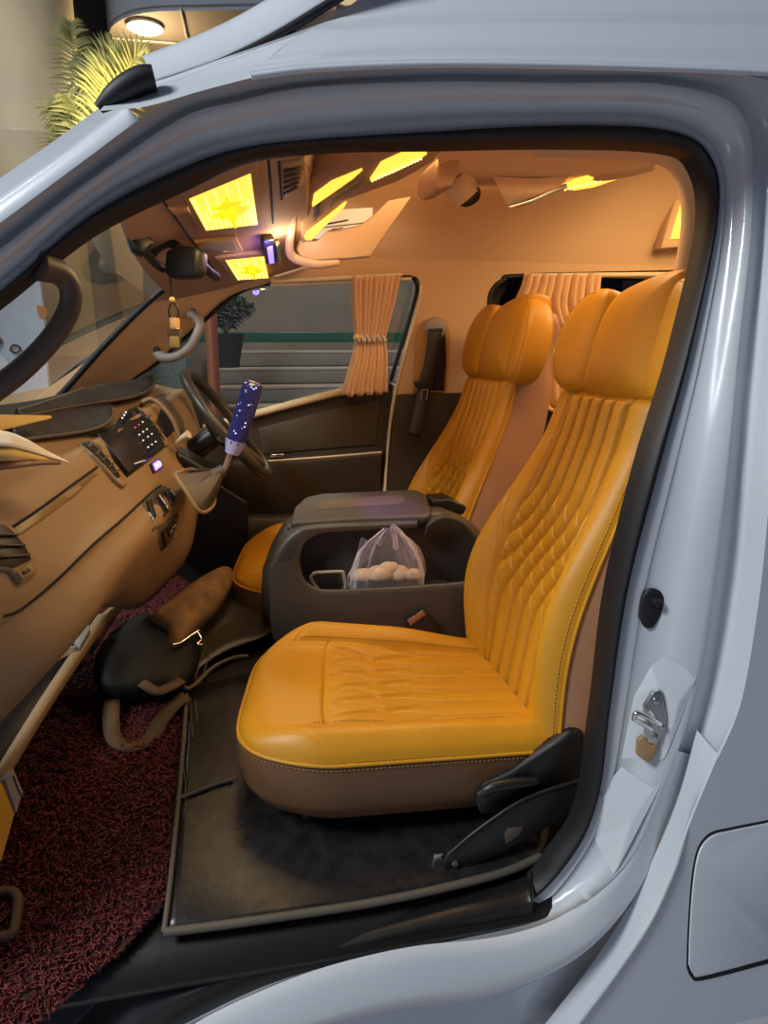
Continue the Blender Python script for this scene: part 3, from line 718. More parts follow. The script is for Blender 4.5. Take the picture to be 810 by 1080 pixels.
# ------------------------------------------------------------------ dashboard
da = thing('dashboard', (0,0,0), 'taupe plastic dashboard below the windscreen', 'dashboard')
def rr_(L): return [PY(x, y, Y) for x, y, Y in L]
rails = [
 rr_([(-150,470,.06),(-40,455,.35),(40,435,.65),(95,420,.95),(130,412,1.2),(165,405,1.46)]),
 rr_([(-150,520,.06),(-30,505,.30),(50,480,.52),(105,455,.76),(150,428,1.05),(185,410,1.46)]),
 rr_([(-130,560,.06),(-15,540,.25),(70,492,.50),(120,458,.74),(163,434,1.02),(198,415,1.46)]),
 rr_([(-110,640,.06),(22,612,.22),(100,545,.46),(150,502,.72),(186,480,1.0),(214,462,1.46)]),
 rr_([(-105,700,.06),(20,644,.20),(110,563,.43),(158,520,.70),(196,498,.98),(216,488,1.46)]),
 rr_([(-105,712,.07),(32,646,.215),(118,566,.45),(165,524,.715),(200,502,.99),(217,495,1.46)]),
 rr_([(-110,790,.06),(58,690,.21),(138,590,.45),(178,545,.70),(206,520,.98),(215,515,1.46)]),
 rr_([(-120,850,.08),(25,735,.27),(118,630,.50),(158,610,.76),(200,575,1.0),(205,560,1.46)]),
 rr_([(-140,860,.16),(0,762,.36),(95,648,.60),(148,640,.86),(190,600,1.08),(195,590,1.46)]),
]
dsh = loft('dash_body', rails, M['dash'], da, cols=8, rows=4); solid(dsh, .012, -1)
DS = Surf(dsh)
# groove, glove box lip and slot
DS.line('glovebox_gap', [(4,650),(22,643),(60,612),(100,573),(130,547),(157,522),(170,512)], .0035, M['seam'], da, -.001)
DS.line('dash_slot_edge', [(10,558),(40,538),(70,516),(102,493)], .0035, M['seam'], da, .001)
DS.slab('dash_slot', [(20,566),(50,545),(80,523),(104,500),(98,497),(70,516),(40,537),(12,556)], mat('slot_plastic', (.24,.15,.05), .3), da, .002, .006, .002)
# near side vent
def vent(ring, inner, slats, m):
    t = DS.slab('air_vent', ring, m, da, .010, .014, .004); DS.slab('vent_opening', inner, M['black'], t, .0118, .004, .0005)
    for a, b in slats:
        p = DS.pts([a, b], .016)
        if len(p) == 2: bmobj('vent_slat', tube_bm([p[0].lerp(p[1], k/3) for k in range(4)], .0034, 8, flat=.6), M['dash_dark'], t)
    return t
v1 = vent([(-12,548),(2,551),(14,560),(25,574),(33,590),(37,606),(20,617),(8,603),(-14,600)], [(-11,553),(1,556),(12,565),(22,578),(29,592),(10,601),(-13,597)], [((-10,567),(13,567)),((-10,578),(20,578)),((-8,590),(25,588))], M['dash'])
DS.slab('vent_wheel_plate', [(13,606),(28,595),(33,604),(19,613)], M['dash'], v1, .0135, .004, .001); DS.slab('vent_wheel', [(17,605),(24,600),(27,604),(20,609)], M['black'], v1, .0145, .003, .001)
vent([(82,470),(92,465),(104,474),(118,490),(128,505),(133,512),(128,516),(120,510),(108,495),(94,480)], [(84,471),(91,468),(102,477),(115,492),(125,506),(121,508),(108,493),(95,478)], [((91,477),(95,472)),((97,483),(101,478)),((103,489),(108,484)),((110,496),(114,492)),((116,502),(120,499))], M['dash'])
vent([(141,432),(147,432),(160,446),(172,462),(177,470),(172,473),(164,462),(152,446)], [(144,436),(147,436),(158,448),(170,464),(171,468),(166,461),(154,446)], [((150,444),(154,441)),((156,451),(160,448)),((162,459),(166,456))], M['dash'])
# radio bezel and screen
ra_ = DS.slab('radio', [(100,462),(112,456),(122,448),(134,436),(142,434),(160,452),(172,474),(150,492),(134,504),(120,486)], M['black'], da, .016, .022, .003); ra_['label'] = 'black touchscreen radio'
DS.slab('screen', [(122,448),(137,437),(166,472),(148,487)], mat('screen', (.01,.012,.02), .08), ra_, .0185, .003, .001)
icon = emit('screen_icon', (.75,.78,.85), .8); iconr = emit('screen_icon_red', (.6,.12,.10), .7)
for i, (x, y) in enumerate([(128,448),(131,445),(135,442),(137,455),(141,452),(145,449),(141,462),(145,459),(149,456),(145,468),(150,464),(154,461),(150,475),(154,472),(158,469)]):
    DS.slab('icon', [(x-1.0,y-.1),(x,y-.9),(x+1.0,y+.3),(x,y+1.0)], iconr if i in (3,4) else icon, ra_, .0195, .001, 0)
bmobj('button_strip', tube_bm(DS.pts([(136,493),(147,489)], .018), .0022, 6), M['white'], ra_)
# clock
ck = DS.slab('clock', [(157,490),(166,484),(171,493),(161,500)], M['black'], da, .006, .008, .002); ck['label'] = 'small blue lit digital clock'
DS.slab('clock_face', [(159,490),(165,486),(169,493),(162,498)], M['led_blue'], ck, .007, .002, .0005)
for (x0,y0,x1,y1) in ((161,491,163,495),(163,489.5,165,493.5),(165.5,488,167.5,492)):
    p = DS.pts([(x0,y0),(x1,y1)], .0085); bmobj('clock_digit', tube_bm(p, .0012, 5), emit('clock_digit', (.75,.75,1), 3), ck)
# instrument hood and stalk
hood = DS.slab('instrument_cluster', [(146,428),(158,420),(172,432),(186,452),(176,462),(164,448)], M['black'], da, .006, .012, .003)
tube('hood_rim', rr_([(150,424,1.02),(160,421,1.02),(172,430,1.02),(182,443,1.02),(189,460,1.02)]), .006, M['dash'], hood, seg=8)
pslab('hood_end', [(160,422),(166,418),(178,428),(190,448),(193,462),(184,464),(174,445)], yplane(1.10), M['dash_dark'], hood, .18, .01)
tube('wiper_stalk', rr_([(184,470,.98),(192,462,.96),(199,458,.95)]), [.008,.008,.013], M['cream'], hood)
# switch panel on the centre stack
swp = DS.slab('control_panel', [(150,530),(160,520),(172,512),(184,522),(186,545),(180,572),(170,582),(160,560)], M['dash_dark'], da, .004, .008, .003)
for q in ([(153,530),(157,527),(163,546),(160,550)], [(161,527),(166,522),(176,540),(172,545)], [(171,519),(177,516),(184,526),(180,533)], [(173,556),(182,546),(184,550),(176,566)], [(169,560),(172,558),(174,575),(171,578)]):
    DS.slab('switch', q, M['black'], swp, .008, .008, .002)
for a, b in (((166,526),(167,529)),((168,529),(169,532)),((170,532),(171,535)),((172,536),(173,539)),((155,545),(156,548)),((157,549),(158,552)),((175,560),(177,557)),((178,555),(181,551)),((180,565),(182,561)),((178,521),(181,525))):
    bmobj('switch_mark', tube_bm(DS.pts([a, b], .0125), .0016, 5), M['white'], swp)
# lower shelf bar with items
tube('shelf_edge', rr_([(-30,872,.28),(0,820,.33),(50,738,.50),(108,652,.78)]), [.018,.016,.016,.016], M['dash'], da, seg=10)
loft('shelf', [rr_([(-30,872,.29),(0,820,.34),(50,738,.51),(108,652,.79)]), [p+Vector((-.22, 0, -.02)) for p in rr_([(-30,872,.29),(0,820,.34),(50,738,.51),(108,652,.79)])]], M['black'], da, thick=.01)  # shelf coloured black to give the dark void under the dash
loft('shelf_bracket', [rr_([(108,650,.80),(120,640,.84),(132,636,.9)]), rr_([(95,690,.80),(104,676,.84),(116,655,.9)])], M['dash'], da, rows=2, thick=.012)
# steering column shroud
loft('column_shroud', [rr_([(190,470,1.06),(205,478,1.06),(230,492,1.06)]), rr_([(188,480,.98),(205,490,.98),(228,504,.98)]), rr_([(190,505,1.03),(210,512,1.03),(232,516,1.03)])], M['black'], da, rows=3)
pslab('kick_panel', [(150,560),(215,500),(262,530),(262,600),(230,640),(160,640)], yplane(1.42), M['black'], da, .03, .01)

# gear lever: gaiter, shaft, crystal knob
gl = thing('gear_lever', (0,0,0), 'gear lever with leather gaiter and blue crystal knob rising from the dash', 'gear lever')
gb = rr_([(184,500,.72),(196,518,.70),(212,540,.70),(226,530,.78),(222,505,.84),(202,495,.84)])
gtop = [Vector((.006*math.cos(a)*2.2, .006*math.sin(a)*2.2, 0))+PY(234,496,.80) for a in [math.pi*(.8+k/3) for k in range(6)]]
G1 = smoothpts(gb+[gb[0]], 5); G3 = smoothpts(gtop+[gtop[0]], 5)
def mixr(f, k): return [a.lerp(b, f)*1.0+Vector((0, 0, k*math.sin(i*1.3))) for i, (a, b) in enumerate(zip(G1, G3))]
bmobj('gaiter', loft_bm([G1, mixr(.15, .001), mixr(.4, .004), mixr(.6, .003), mixr(.8, .003), G3]), mat('gaiter_leather', (.055,.038,.025), .38), gl)
tube('gaiter_rim', gb+[gb[0]], .005, M['dash'], gl, seg=6)
tube('gaiter_collar', rr_([(222,503,.795),(236,496,.80)]), .017, M['dash_dark'], gl, seg=12, k=2)
tube('shaft', rr_([(232,502,.80),(238,492,.80),(243,478,.80)]), .008, mat('copper_shaft', (.5,.33,.25), .3, metal=.6), gl, seg=10)
kb0, kb1 = PY(245,477,.80), PY(268,404,.80); ax = (kb1-kb0).normalized()
crystal = bpy.data.materials.new('blue_crystal'); crystal.use_nodes = True; b = crystal.node_tree.nodes['Principled BSDF']
b.inputs['Base Color'].default_value = (.06,.06,.30,1); b.inputs['Roughness'].default_value = .06; b.inputs['Transmission Weight'].default_value = .55; b.inputs['IOR'].default_value = 1.5
Lk = (kb1-kb0).length
bm = bmesh.new(); R = []
for f, r in ((0,.016),(.14,.026),(.2,.0275),(.94,.0295),(1.0,.024)):
    sx = ax.orthogonal().normalized(); sy = ax.cross(sx); c = kb0+ax*Lk*f
    R.append([bm.verts.new(c+sx*r*math.cos(k*math.pi/4+.3)+sy*r*math.sin(k*math.pi/4+.3)) for k in range(8)])
for a, d in zip(R, R[1:]):
    for k in range(8): bm.faces.new((a[k], a[(k+1)%8], d[(k+1)%8], d[k]))
bm.faces.new(R[0][::-1]); bm.faces.new(R[-1])
kn = bmobj('knob', bm, crystal, gl, smooth=False); bev(kn, .0015, 2)
tube('knob_collar', [kb0-ax*.004, kb0+ax*Lk*.17], [.0185,.0285], mat('frosted_collar', (.50,.48,.75), .3), gl, seg=8, k=2)
rng = random.Random(5); fl_ = emit('glowing_fleck', (.75,.78,1), 1.1)  # sparkle put into the flecks as their own glow
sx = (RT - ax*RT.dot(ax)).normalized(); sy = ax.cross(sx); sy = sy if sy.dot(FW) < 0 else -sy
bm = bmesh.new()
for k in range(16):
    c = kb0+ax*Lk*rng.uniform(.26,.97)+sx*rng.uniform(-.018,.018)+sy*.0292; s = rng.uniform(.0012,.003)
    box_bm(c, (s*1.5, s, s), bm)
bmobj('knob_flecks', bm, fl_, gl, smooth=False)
box('knob_cap', kb1+ax*.002, (.030,.030,.003), mat('gold_cap', (.7,.5,.35), .25, metal=.8), gl, .001, rot=Vector((0,0,1)).rotation_difference(ax).to_matrix())

# steering wheel
stw = thing('steering_wheel', (0,0,0), 'black leather steering wheel on the driver side', 'steering wheel')
c0 = PY(240,448,1.18); wn = Vector((.80,-.06,.60)).normalized()
wx = Vector((0,1,0)); wx = (wx-wn*wx.dot(wn)).normalized(); wy = wn.cross(wx); wy = wy if wy.z > 0 else -wy
RWH = .20
circ = [c0+wx*RWH*math.cos(k*math.pi/20)+wy*RWH*math.sin(k*math.pi/20) for k in range(41)]
bmobj('rim', tube_bm(circ, .0165, 12, caps=False), mat('wheel_leather', (.045,.036,.026), .38), stw)
hubc = c0-wn*.03
pillow('hub', [hubc+wx*.075*math.cos(a)+wy*.065*math.sin(a) for a in [k*math.pi/6 for k in range(12)]], wn, .03, .03, M['black'], stw)
for a in (-.25, math.pi+.25, -1.2, math.pi+1.2):
    tube('spoke', [hubc+wx*.06*math.cos(a)+wy*.06*math.sin(a), c0-wn*.01+wx*.13*math.cos(a)+wy*.13*math.sin(a), c0+wx*RWH*math.cos(a)+wy*RWH*math.sin(a)], [.020,.014,.012], M['dash_dark'], stw, seg=8)
tube('column', [hubc, hubc-wn*.22+Vector((-.03,0,-.02))], .035, M['black'], stw, seg=12)

# ------------------------------------------------------------------ dash top things
def leaf(name, px, lab, cat, lift, f):
    P = [Vector((x, y, 0)) for x, y in px]; P = smoothpts(P+[P[0]], 4)[:-1]; c = sum(P, Vector((0, 0, 0)))/len(P)
    def on(q):
        h = DS.hit(q.x, q.y)
        return (h[0]+Vector((0, 0, lift))) if h else f(q.x, q.y)
    bm = bmesh.new(); R = [[bm.verts.new(on(c+(q-c)*k)) for q in P] for k in (1, .8, .6, .4, .2)]; m0 = bm.verts.new(on(c)); N = len(P)
    for a_, d_ in zip(R, R[1:]):
        for i in range(N): bm.faces.new((a_[i], a_[(i+1) % N], d_[(i+1) % N], d_[i]))
    for i in range(N): bm.faces.new((R[-1][i], R[-1][(i+1) % N], m0))
    edge = [v.co.copy() for v in R[0]]
    o = bmobj(name, bm, mat('black_felt_mat', (.020,.019,.016), .75, bump=(300,.3), vary=(14,(.036,.031,.024))), None); solid(o, .008, 0)
    bmobj('mat_edging', tube_bm(edge+[edge[0]], .0045, 6, caps=False), M['piping'], o); return tag(o, lab, cat, 'dashboard mats')
leaf('dash_mat', [(20,448),(60,434),(100,418),(140,407),(156,404),(163,410),(160,420),(140,430),(100,437),(70,443),(30,452)], 'black leaf shaped dash mat reaching towards the steering wheel', 'dash mat', .030, plane3((160,404,1.38), (30,452,.62), (70,428,.85)))
leaf('dash_mat', [(15,460),(40,448),(80,437),(112,435),(119,442),(116,454),(100,462),(70,468),(42,472),(22,474)], 'black leaf shaped dash mat lying left of the radio', 'dash mat', .022, plane3((118,440,.80), (15,468,.48), (45,446,.62)))
leaf('dash_mat', [(-60,436),(-10,430),(35,424),(75,415),(100,409),(106,414),(80,434),(50,446),(-10,464),(-60,472)], 'black dash mat flap furthest to the left below the windscreen', 'dash mat', .014, plane3((84,433,.95), (-60,462,.40), (-10,440,.62)))
# yellow pad and open book of papers
fy = plane3((-70,437,.30), (54,438,.52), (0,452,.40))
tag(pslab('paper_pad', [(-70,436),(54,438),(55,441),(0,454),(-70,464)], fy, M['paper_yellow'], None, .008, .001), 'thin yellow paper pad lying on the dash mats', 'paper pad')
bkk = thing('booklet', (0,0,0), 'open booklet with curling white pages at the near end of the dash', 'booklet')
loft('page', [rr_([(-70,444,.22),(0,454,.26),(25,462,.30),(50,476,.33),(72,487,.36)]), rr_([(-70,470,.20),(0,470,.22),(25,474,.25),(48,481,.29),(72,488,.34)])], M['paper'], bkk, rows=3, thick=.002)
loft('page', [rr_([(-70,472,.205),(0,471,.225),(25,475,.255),(48,482,.295),(64,488,.34)]), rr_([(-70,488,.19),(0,486,.21),(25,484,.24),(46,486,.28),(64,488.5,.33)])], M['paper_yellow'], bkk, rows=2, thick=.002)
loft('cover', [rr_([(-70,489,.20),(0,487,.22),(40,486,.27),(64,487,.33)]), rr_([(-70,498,.19),(0,495,.21),(40,490,.26),(64,489,.32)])], M['pink'], bkk, rows=2, thick=.006)

# ------------------------------------------------------------------ grab handles
h1 = thing('grab_handle', (0,0,0), 'grey grab handle on the far windscreen pillar behind the air freshener', 'grab handle', 'pillar grab handles')
tube('grip', rr_([(166,372,1.40),(172,377,1.38),(186,376,1.36),(200,366,1.36),(208,352,1.36),(211,341,1.37),(206,332,1.40),(202,331,1.42)]), [.018,.017,.015,.015,.015,.015,.017,.018], M['handle'], h1, seg=12)
lathe('screw_cap', [(.002,.004),(.011,.004),(.012,0),(.012,-.006)], PY(165,369,1.385), M['black'], h1, 16, (-.3,-1,0))
h2 = thing('grab_handle', (0,0,0), 'dark curved grab handle on the near windscreen pillar', 'grab handle', 'pillar grab handles')
tube('grip', rr_([(-70,448,.16),(-20,420,.16),(20,392,.16),(52,360,.16),(72,328,.16),(74,304,.155),(62,288,.14),(40,280,.11)]), [.026,.021,.019,.018,.018,.018,.020,.024], mat('brown_handle', (.09,.06,.04), .5), h2, seg=12)

# dash camera and mirror stalk by the header
dc = thing('dash_camera', (0,0,0), 'black dash camera hanging from the header below the front lamp', 'dash camera')
fdc = plane3((172,262,.66),(208,262,.62),(190,292,.64))
pslab('camera_body', [(174,264),(186,259),(203,259),(209,264),(208,287),(203,292),(180,294),(172,288)], fdc, M['black'], dc, .05, .008)
tube('camera_arm', rr_([(190,262,.68),(178,256,.70),(165,262,.72),(158,272,.74)]), .012, M['black'], dc, seg=10)
tube('camera_foot', rr_([(205,270,.66),(218,284,.72),(228,292,.80)]), .012, M['black'], dc, seg=8)
mr = thing('rear_view_mirror', (0,0,0), 'small black rear view mirror at the top of the windscreen', 'mirror')
pslab('mirror_body', [(134,246),(146,229),(156,226),(160,232),(158,247),(163,255),(152,268),(140,262)], plane3((134,246,.60),(160,232,.62),(150,266,.60)), M['black'], mr, .04, .008)
tube('mirror_stalk', rr_([(150,262,.63),(162,276,.67),(172,284,.70)]), .010, M['black'], mr, seg=8)
# hanging air freshener
afr = thing('air_freshener', (0,0,0), 'small glass air freshener bottle with wooden cap hanging on a cord', 'air freshener')
tube('cord', rr_([(179,293,.66),(181,305,.66),(182,316,.66)]), .0025, M['black'], afr, seg=6)
for q in ([(182,316,.66),(178,328,.66),(181,338,.66)], [(182,316,.66),(188,328,.66),(187,338,.66)]): tube('cord', rr_(q), .0022, M['black'], afr, seg=6)
bmobj('bead', bmesh.ops.create_icosphere((b_ := bmesh.new()), subdivisions=2, radius=.007, matrix=Matrix.Translation(PY(181.5,316,.66))) and b_, M['thread_light'], afr)
ct = PY(184,337,.66); 
lathe('cap', [(.001,.012),(.010,.012),(.0115,.009),(.0115,-.014),(.010,-.016)], ct+Vector((0,0,-.008)), mat('wood_cap', (.55,.30,.10), .6), afr, 20)
cb = PY(184,357,.66)
box('bottle', cb, (.030,.030,.050), glassmat('bottle_glass', (.8,.78,.66), .12), afr, .004)
box('scent_oil', cb+Vector((0,0,-.008)), (.022,.022,.026), mat('oil', (.55,.42,.18), .2), afr, .003)

# ------------------------------------------------------------------ floor coverings
cm = thing('carpet_mat', (0,0,0), 'dark red coil carpet mat in the passenger footwell', 'carpet mat')
cpoly = [(-140,1150),(-140,800),(0,690),(70,640),(190,612),(215,640),(222,700),(205,760),(195,820),(186,900),(175,955),(133,1004),(85,1045),(40,1090)]
def fhit(x, y, off=0):   # ray onto the sloping floor
    d = ray(x, y); t = .2
    while t < 6:
        p = CAM+d*t
        if p.z <= FZ(p.x, p.y)+off: return p
        t += .004
    return CAM+d*2
cp = [fhit(*q) for q in cpoly]
def inpoly(x, y, P):
    c = False; j = len(P)-1
    for i in range(len(P)):
        if (P[i].y > y) != (P[j].y > y) and x < (P[j].x-P[i].x)*(y-P[i].y)/(P[j].y-P[i].y)+P[i].x: c = not c
        j = i
    return c
bm = bmesh.new(); vv = {}
for i in range(-95, 20):
    for j in range(-5, 160):
        x, y = i*.01, j*.01
        if inpoly(x+.005, y+.005, cp):
            q = []
            for a, b in ((0,0),(1,0),(1,1),(0,1)):
                k = (i+a, j+b)
                if k not in vv: vv[k] = bm.verts.new((k[0]*.01, k[1]*.01, FZ(k[0]*.01, k[1]*.01)+.006))
                q.append(vv[k])
            bm.faces.new(q)
cbm = bmobj('backing', bm, M['carpet_base'], cm); solid(cbm, .006, 0)
rng = random.Random(11); vs = []; fs = []; xs_ = [p.x for p in cp]; ys_ = [p.y for p in cp]; cnt = 0
while cnt < 27000:
    x, y = rng.uniform(max(min(xs_), -.9), max(xs_)), rng.uniform(-.05, max(ys_))
    cnt += 1
    if not inpoly(x, y, cp): continue
    z = FZ(x, y)+.008; a = rng.uniform(0, 6.28); r = rng.uniform(.004, .011); L = rng.uniform(1.5, 4.5); tilt = rng.uniform(.2, 1.3); w_ = .0012; k0 = len(vs)
    ca, sa = math.cos(a), math.sin(a)
    for k in range(6):
        t = k/5*L; lx = r*math.cos(t); lz = r*math.sin(t)*math.sin(tilt)+.004; ly = r*math.sin(t)*math.cos(tilt)+.002*k
        for s in (-1, 1):
            vs.append((x+ca*lx-sa*(ly+s*w_), y+sa*lx+ca*(ly+s*w_), z+lz+rng.uniform(0,.001)+abs(s)*.0))
    for k in range(5): b = k0+2*k; fs.append((b, b+1, b+3, b+2))
me = bpy.data.meshes.new('carpet_pile'); me.from_pydata(vs, [], fs); pile = link('carpet_pile', me, M['carpet'], cm); solid(pile, .0016, 0); pile['kind'] = 'stuff'
# black vinyl mat wrapped over the seat platform
vm = thing('vinyl_mat', (0,0,0), 'black vinyl floor mat with grey corded edge under the passenger seat', 'floor mat')
# (front edge px, rear px): rows from near sill to console
def fl_pts(L, off): return [fhit(x, y, off) for x, y in L]
rowsv = [fl_pts([(173,985),(230,978),(300,968),(380,956),(460,940),(530,922),(570,905)], .02),
         fl_pts([(180,930),(235,935),(300,930),(380,915),(460,900),(530,885),(580,870)], .026),
         fl_pts([(188,850),(235,850),(300,850),(380,840),(460,830),(530,820),(580,810)], .030),
         fl_pts([(194,780),(235,775),(300,770),(380,770),(460,765),(530,760),(580,750)], .030),
         fl_pts([(197,728),(240,715),(300,705),(380,700),(460,700),(530,700),(580,700)], .030)]
vmo = loft('mat_sheet', rowsv, M['vinyl'], vm, cols=5, rows=3); solid(vmo, .006, -1)
tube('corded_edge', [rowsv[0][i]+Vector((0,0,.004)) for i in range(7)], .009, M['piping'], vm, seg=8)
tube('corded_edge', [r[0]+Vector((0,0,.003)) for r in rowsv], .006, M['piping'], vm, seg=8)
tube('crease', fl_pts([(186,843),(205,836),(225,828),(246,822)], .036), .005, M['piping'], vm, seg=6)
for L in ([(200,735),(202,760),(203,778)], [(206,738),(208,762)], [(192,800),(196,830),(195,862)]): tube('edge_stitch', fl_pts(L, .034), .0016, M['piping'], vm, seg=5)
vm2 = thing('vinyl_mat', (0,0,0), 'speckled black vinyl mat with curled corner in front of the console', 'floor mat')
rows2 = [fl_pts([(194,718),(215,700),(240,685),(275,672)], .045), fl_pts([(204,690),(228,668),(255,655),(300,655)], .03), fl_pts([(222,655),(243,640),(268,632),(310,632)], .03), fl_pts([(240,622),(256,612),(280,608),(320,608)], .03), fl_pts([(258,598),(272,590),(290,585),(330,585)], .03)]
o2 = loft('mat_sheet', rows2, mat('speckled_vinyl', (.028,.023,.016), .36, bump=(260,.4), vary=(130,(.07,.058,.036))), vm2, cols=6, rows=3); solid(o2, .006, -1)
tube('corded_edge', [p+Vector((0,0,.006)) for p in fl_pts([(256,600),(238,624),(218,656),(200,692),(193,716),(196,728),(206,724),(225,706),(246,696),(262,694)], .045)], .006, M['piping'], vm2, seg=8)
tube('edge_stitch', fl_pts([(206,716),(210,700),(216,684)], .05), .0016, M['piping'], vm2, seg=5); tube('edge_stitch', fl_pts([(214,712),(219,696),(222,686)], .05), .0016, M['piping'], vm2, seg=5)

# ------------------------------------------------------------------ bag on the floor
hb = thing('shoulder_bag', (0,0,0), 'black shoulder bag with tan suede flap and brown strap on the floor', 'bag')
fhb = plane3((110,700,.72),(205,690,.78),(170,630,.98))
pillow('bag_body', [fhb(x,y) for x,y in [(98,712),(102,690),(118,670),(140,654),(158,652),(180,664),(206,668),(212,684),(206,712),(188,730),(160,732),(128,734),(106,728)]], fhb.n, .045, .05, M['bagblack'], hb, p=2.8)
fsu = plane3((160,655,.80),(235,615,1.0),(215,655,.86))
pillow('flap', [fsu(x,y) for x,y in [(158,652),(175,637),(200,618),(225,603),(238,600),(244,606),(242,622),(230,645),(212,662),(196,676),(184,686),(178,676),(176,664)]], fsu.n, .055, .04, M['suede'], hb, p=2.5)
tube('buckle', [fhb(x,y)+fhb.n*.058 for x,y in [(152,659),(168,671),(172,668)]], .004, M['steel'], hb, k=2)
tube('zip', [fsu(x,y)+fsu.n*.03 for x,y in [(178,686),(186,684),(196,677),(205,671)]], .004, M['chrome'], hb)
tube('zip_ring', [fsu(x,y)+fsu.n*.03 for x,y in [(204,672),(208,680),(204,685),(209,686)]], .003, M['chrome'], hb)
def gp(x, y, k): return fhit(x, y, k)
ribbon('strap', [gp(118,738,.06), gp(117,760,.05), gp(120,778,.03), gp(130,786,.02), gp(145,786,.02), gp(160,776,.02), gp(172,757,.035), gp(185,742,.045), gp(196,734,.05)], .020, M['strap'], hb, (.1,-.2,1), .003)
ribbon('strap', [fhb(148,728)+fhb.n*.03, gp(165,729,.09), gp(180,724,.09), gp(192,717,.08)], .014, M['strap'], hb, (.1,-.4,1), .003)
# things at the near left of the footwell
wb = thing('wooden_board', (0,0,0), 'yellow wooden box with grey label lying at the left of the red mat', 'box')
fw_ = plane3((0,905,.17),(15,858,.26),(0,830,.27))
pslab('board', [(-40,880),(-14,815),(3,826),(16,858),(2,908),(-30,930)], fw_, mat('yellow_wood', (.62,.36,.05), .55, vary=(18,(.5,.27,.03))), wb, .03, .003)
pslab('grey_label', [(5,822),(14,811),(24,835),(17,857)], fw_, mat('label_grey', (.26,.24,.24), .7), wb, .02, .001, lift=.001)
for i in range(5): a = (12.5+i*1.6, 819+i*4.2); tube('label_mark', [fw_(a[0], a[1])+fw_.n*.003, fw_(a[0]+2.2, a[1]+3.4)+fw_.n*.003], .0012, M['black'], wb, seg=4, k=1)
pd = thing('floor_bracket', (0,0,0), 'small black ring shaped bracket on the red mat by the sill', 'bracket')
gq = [fhit(x, y, .03) for x, y in [(-30,945),(5,940),(15,942),(19,950),(16,975),(12,985),(4,988),(-30,992)]]
tube('ring', gq, .010, M['strap'], pd, seg=8)
# papers on the shelf under the dash
tag(pslab('folded_leaflet', [(58,690),(66,684),(82,681),(83,686),(66,694),(60,698)], plane3((58,690,.52),(83,684,.60),(66,694,.54)), M['paper'], None, .012, .001), 'white folded leaflet lying on the shelf under the dash', 'leaflet')
tag(pslab('paper_box', [(77,674),(87,656),(93,653),(95,664),(84,682)], plane3((77,674,.60),(93,653,.66),(84,682,.58)), M['handle'], None, .02, .002), 'grey paper box standing on the shelf under the dash', 'box')

# ------------------------------------------------------------------ curtains
def curtain(name, stations, folds, amp, lab, parent=None):
    rows = []
    for (L, Rr, Yc, am) in stations:
        a, b = PY(*L, Yc), PY(*Rr, Yc); r = []
        for k in range(97):
            t = k/96; p = a.lerp(b, t); ph = folds*2*math.pi*t
            p.y += amp*am*math.sin(ph)+amp*am*.35*math.sin(ph*.5+1.1); p.x += amp*am*.45*math.cos(ph+.6); p.z += .004*math.sin(ph*.5)*am; r.append(p)
        rows.append(r)
    R2 = [smoothpts([r[i] for r in rows], 4) for i in range(97)]
    o = bmobj('cloth', loft_bm(R2), M['curtain'], parent); solid(o, .0025, 0); return o
c1 = thing('curtain', (0,0,0), 'peach curtain gathered by a beaded tie on the driver door window', 'curtain', 'window curtains')
curtain('cloth', [((370,292),(421,291),1.47,.7),((370,312),(417,312),1.465,.9),((372,335),(411,335),1.465,.9),((374,357),(406,357),1.465,.6),((372,375),(407,375),1.46,.9),((365,400),(407,398),1.455,1.1),((361,418),(407,414),1.455,1.2)], 9, .012, '', c1)
tie = bmesh.new(); rng = random.Random(2)
for k in range(40):
    t = k/39; p = PY(374+33*t, 357, 1.442)
    bmesh.ops.create_icosphere(tie, subdivisions=1, radius=.006, matrix=Matrix.Translation(p+Vector((0, .004*math.sin(k), .009*math.sin(k*.95)))))
bmobj('bead_tie', tie, mat('pearl_beads', (.70,.62,.50), .3), c1)
bm = bmesh.new(); bmesh.ops.create_icosphere(bm, subdivisions=2, radius=.013, matrix=Matrix.Translation(PY(376,356,1.438))); bmobj('tie_knob', bm, mat('gold_bead', (.75,.58,.22), .35), c1)
tube('curtain_rail', rl([(286,297),(350,294),(424,290)], 1.475), .008, M['cream'], c1)
c2 = thing('curtain', (0,0,0), 'peach curtain hanging over the rear side window behind the seats', 'curtain', 'window curtains')
curtain('cloth', [((553,290),(634,289),1.465,.7),((550,302),(632,300),1.46,.9),((543,322),(632,322),1.455,1),((550,350),(640,350),1.45,1),((558,390),(650,390),1.45,1.1),((556,425),(660,425),1.445,1.2),((572,433),(662,440),1.445,1.2)], 10, .014, '', c2)
tube('curtain_rail', rl([(553,291),(640,290),(760,289),(880,288)], 1.475), .009, M['cream'], c2)

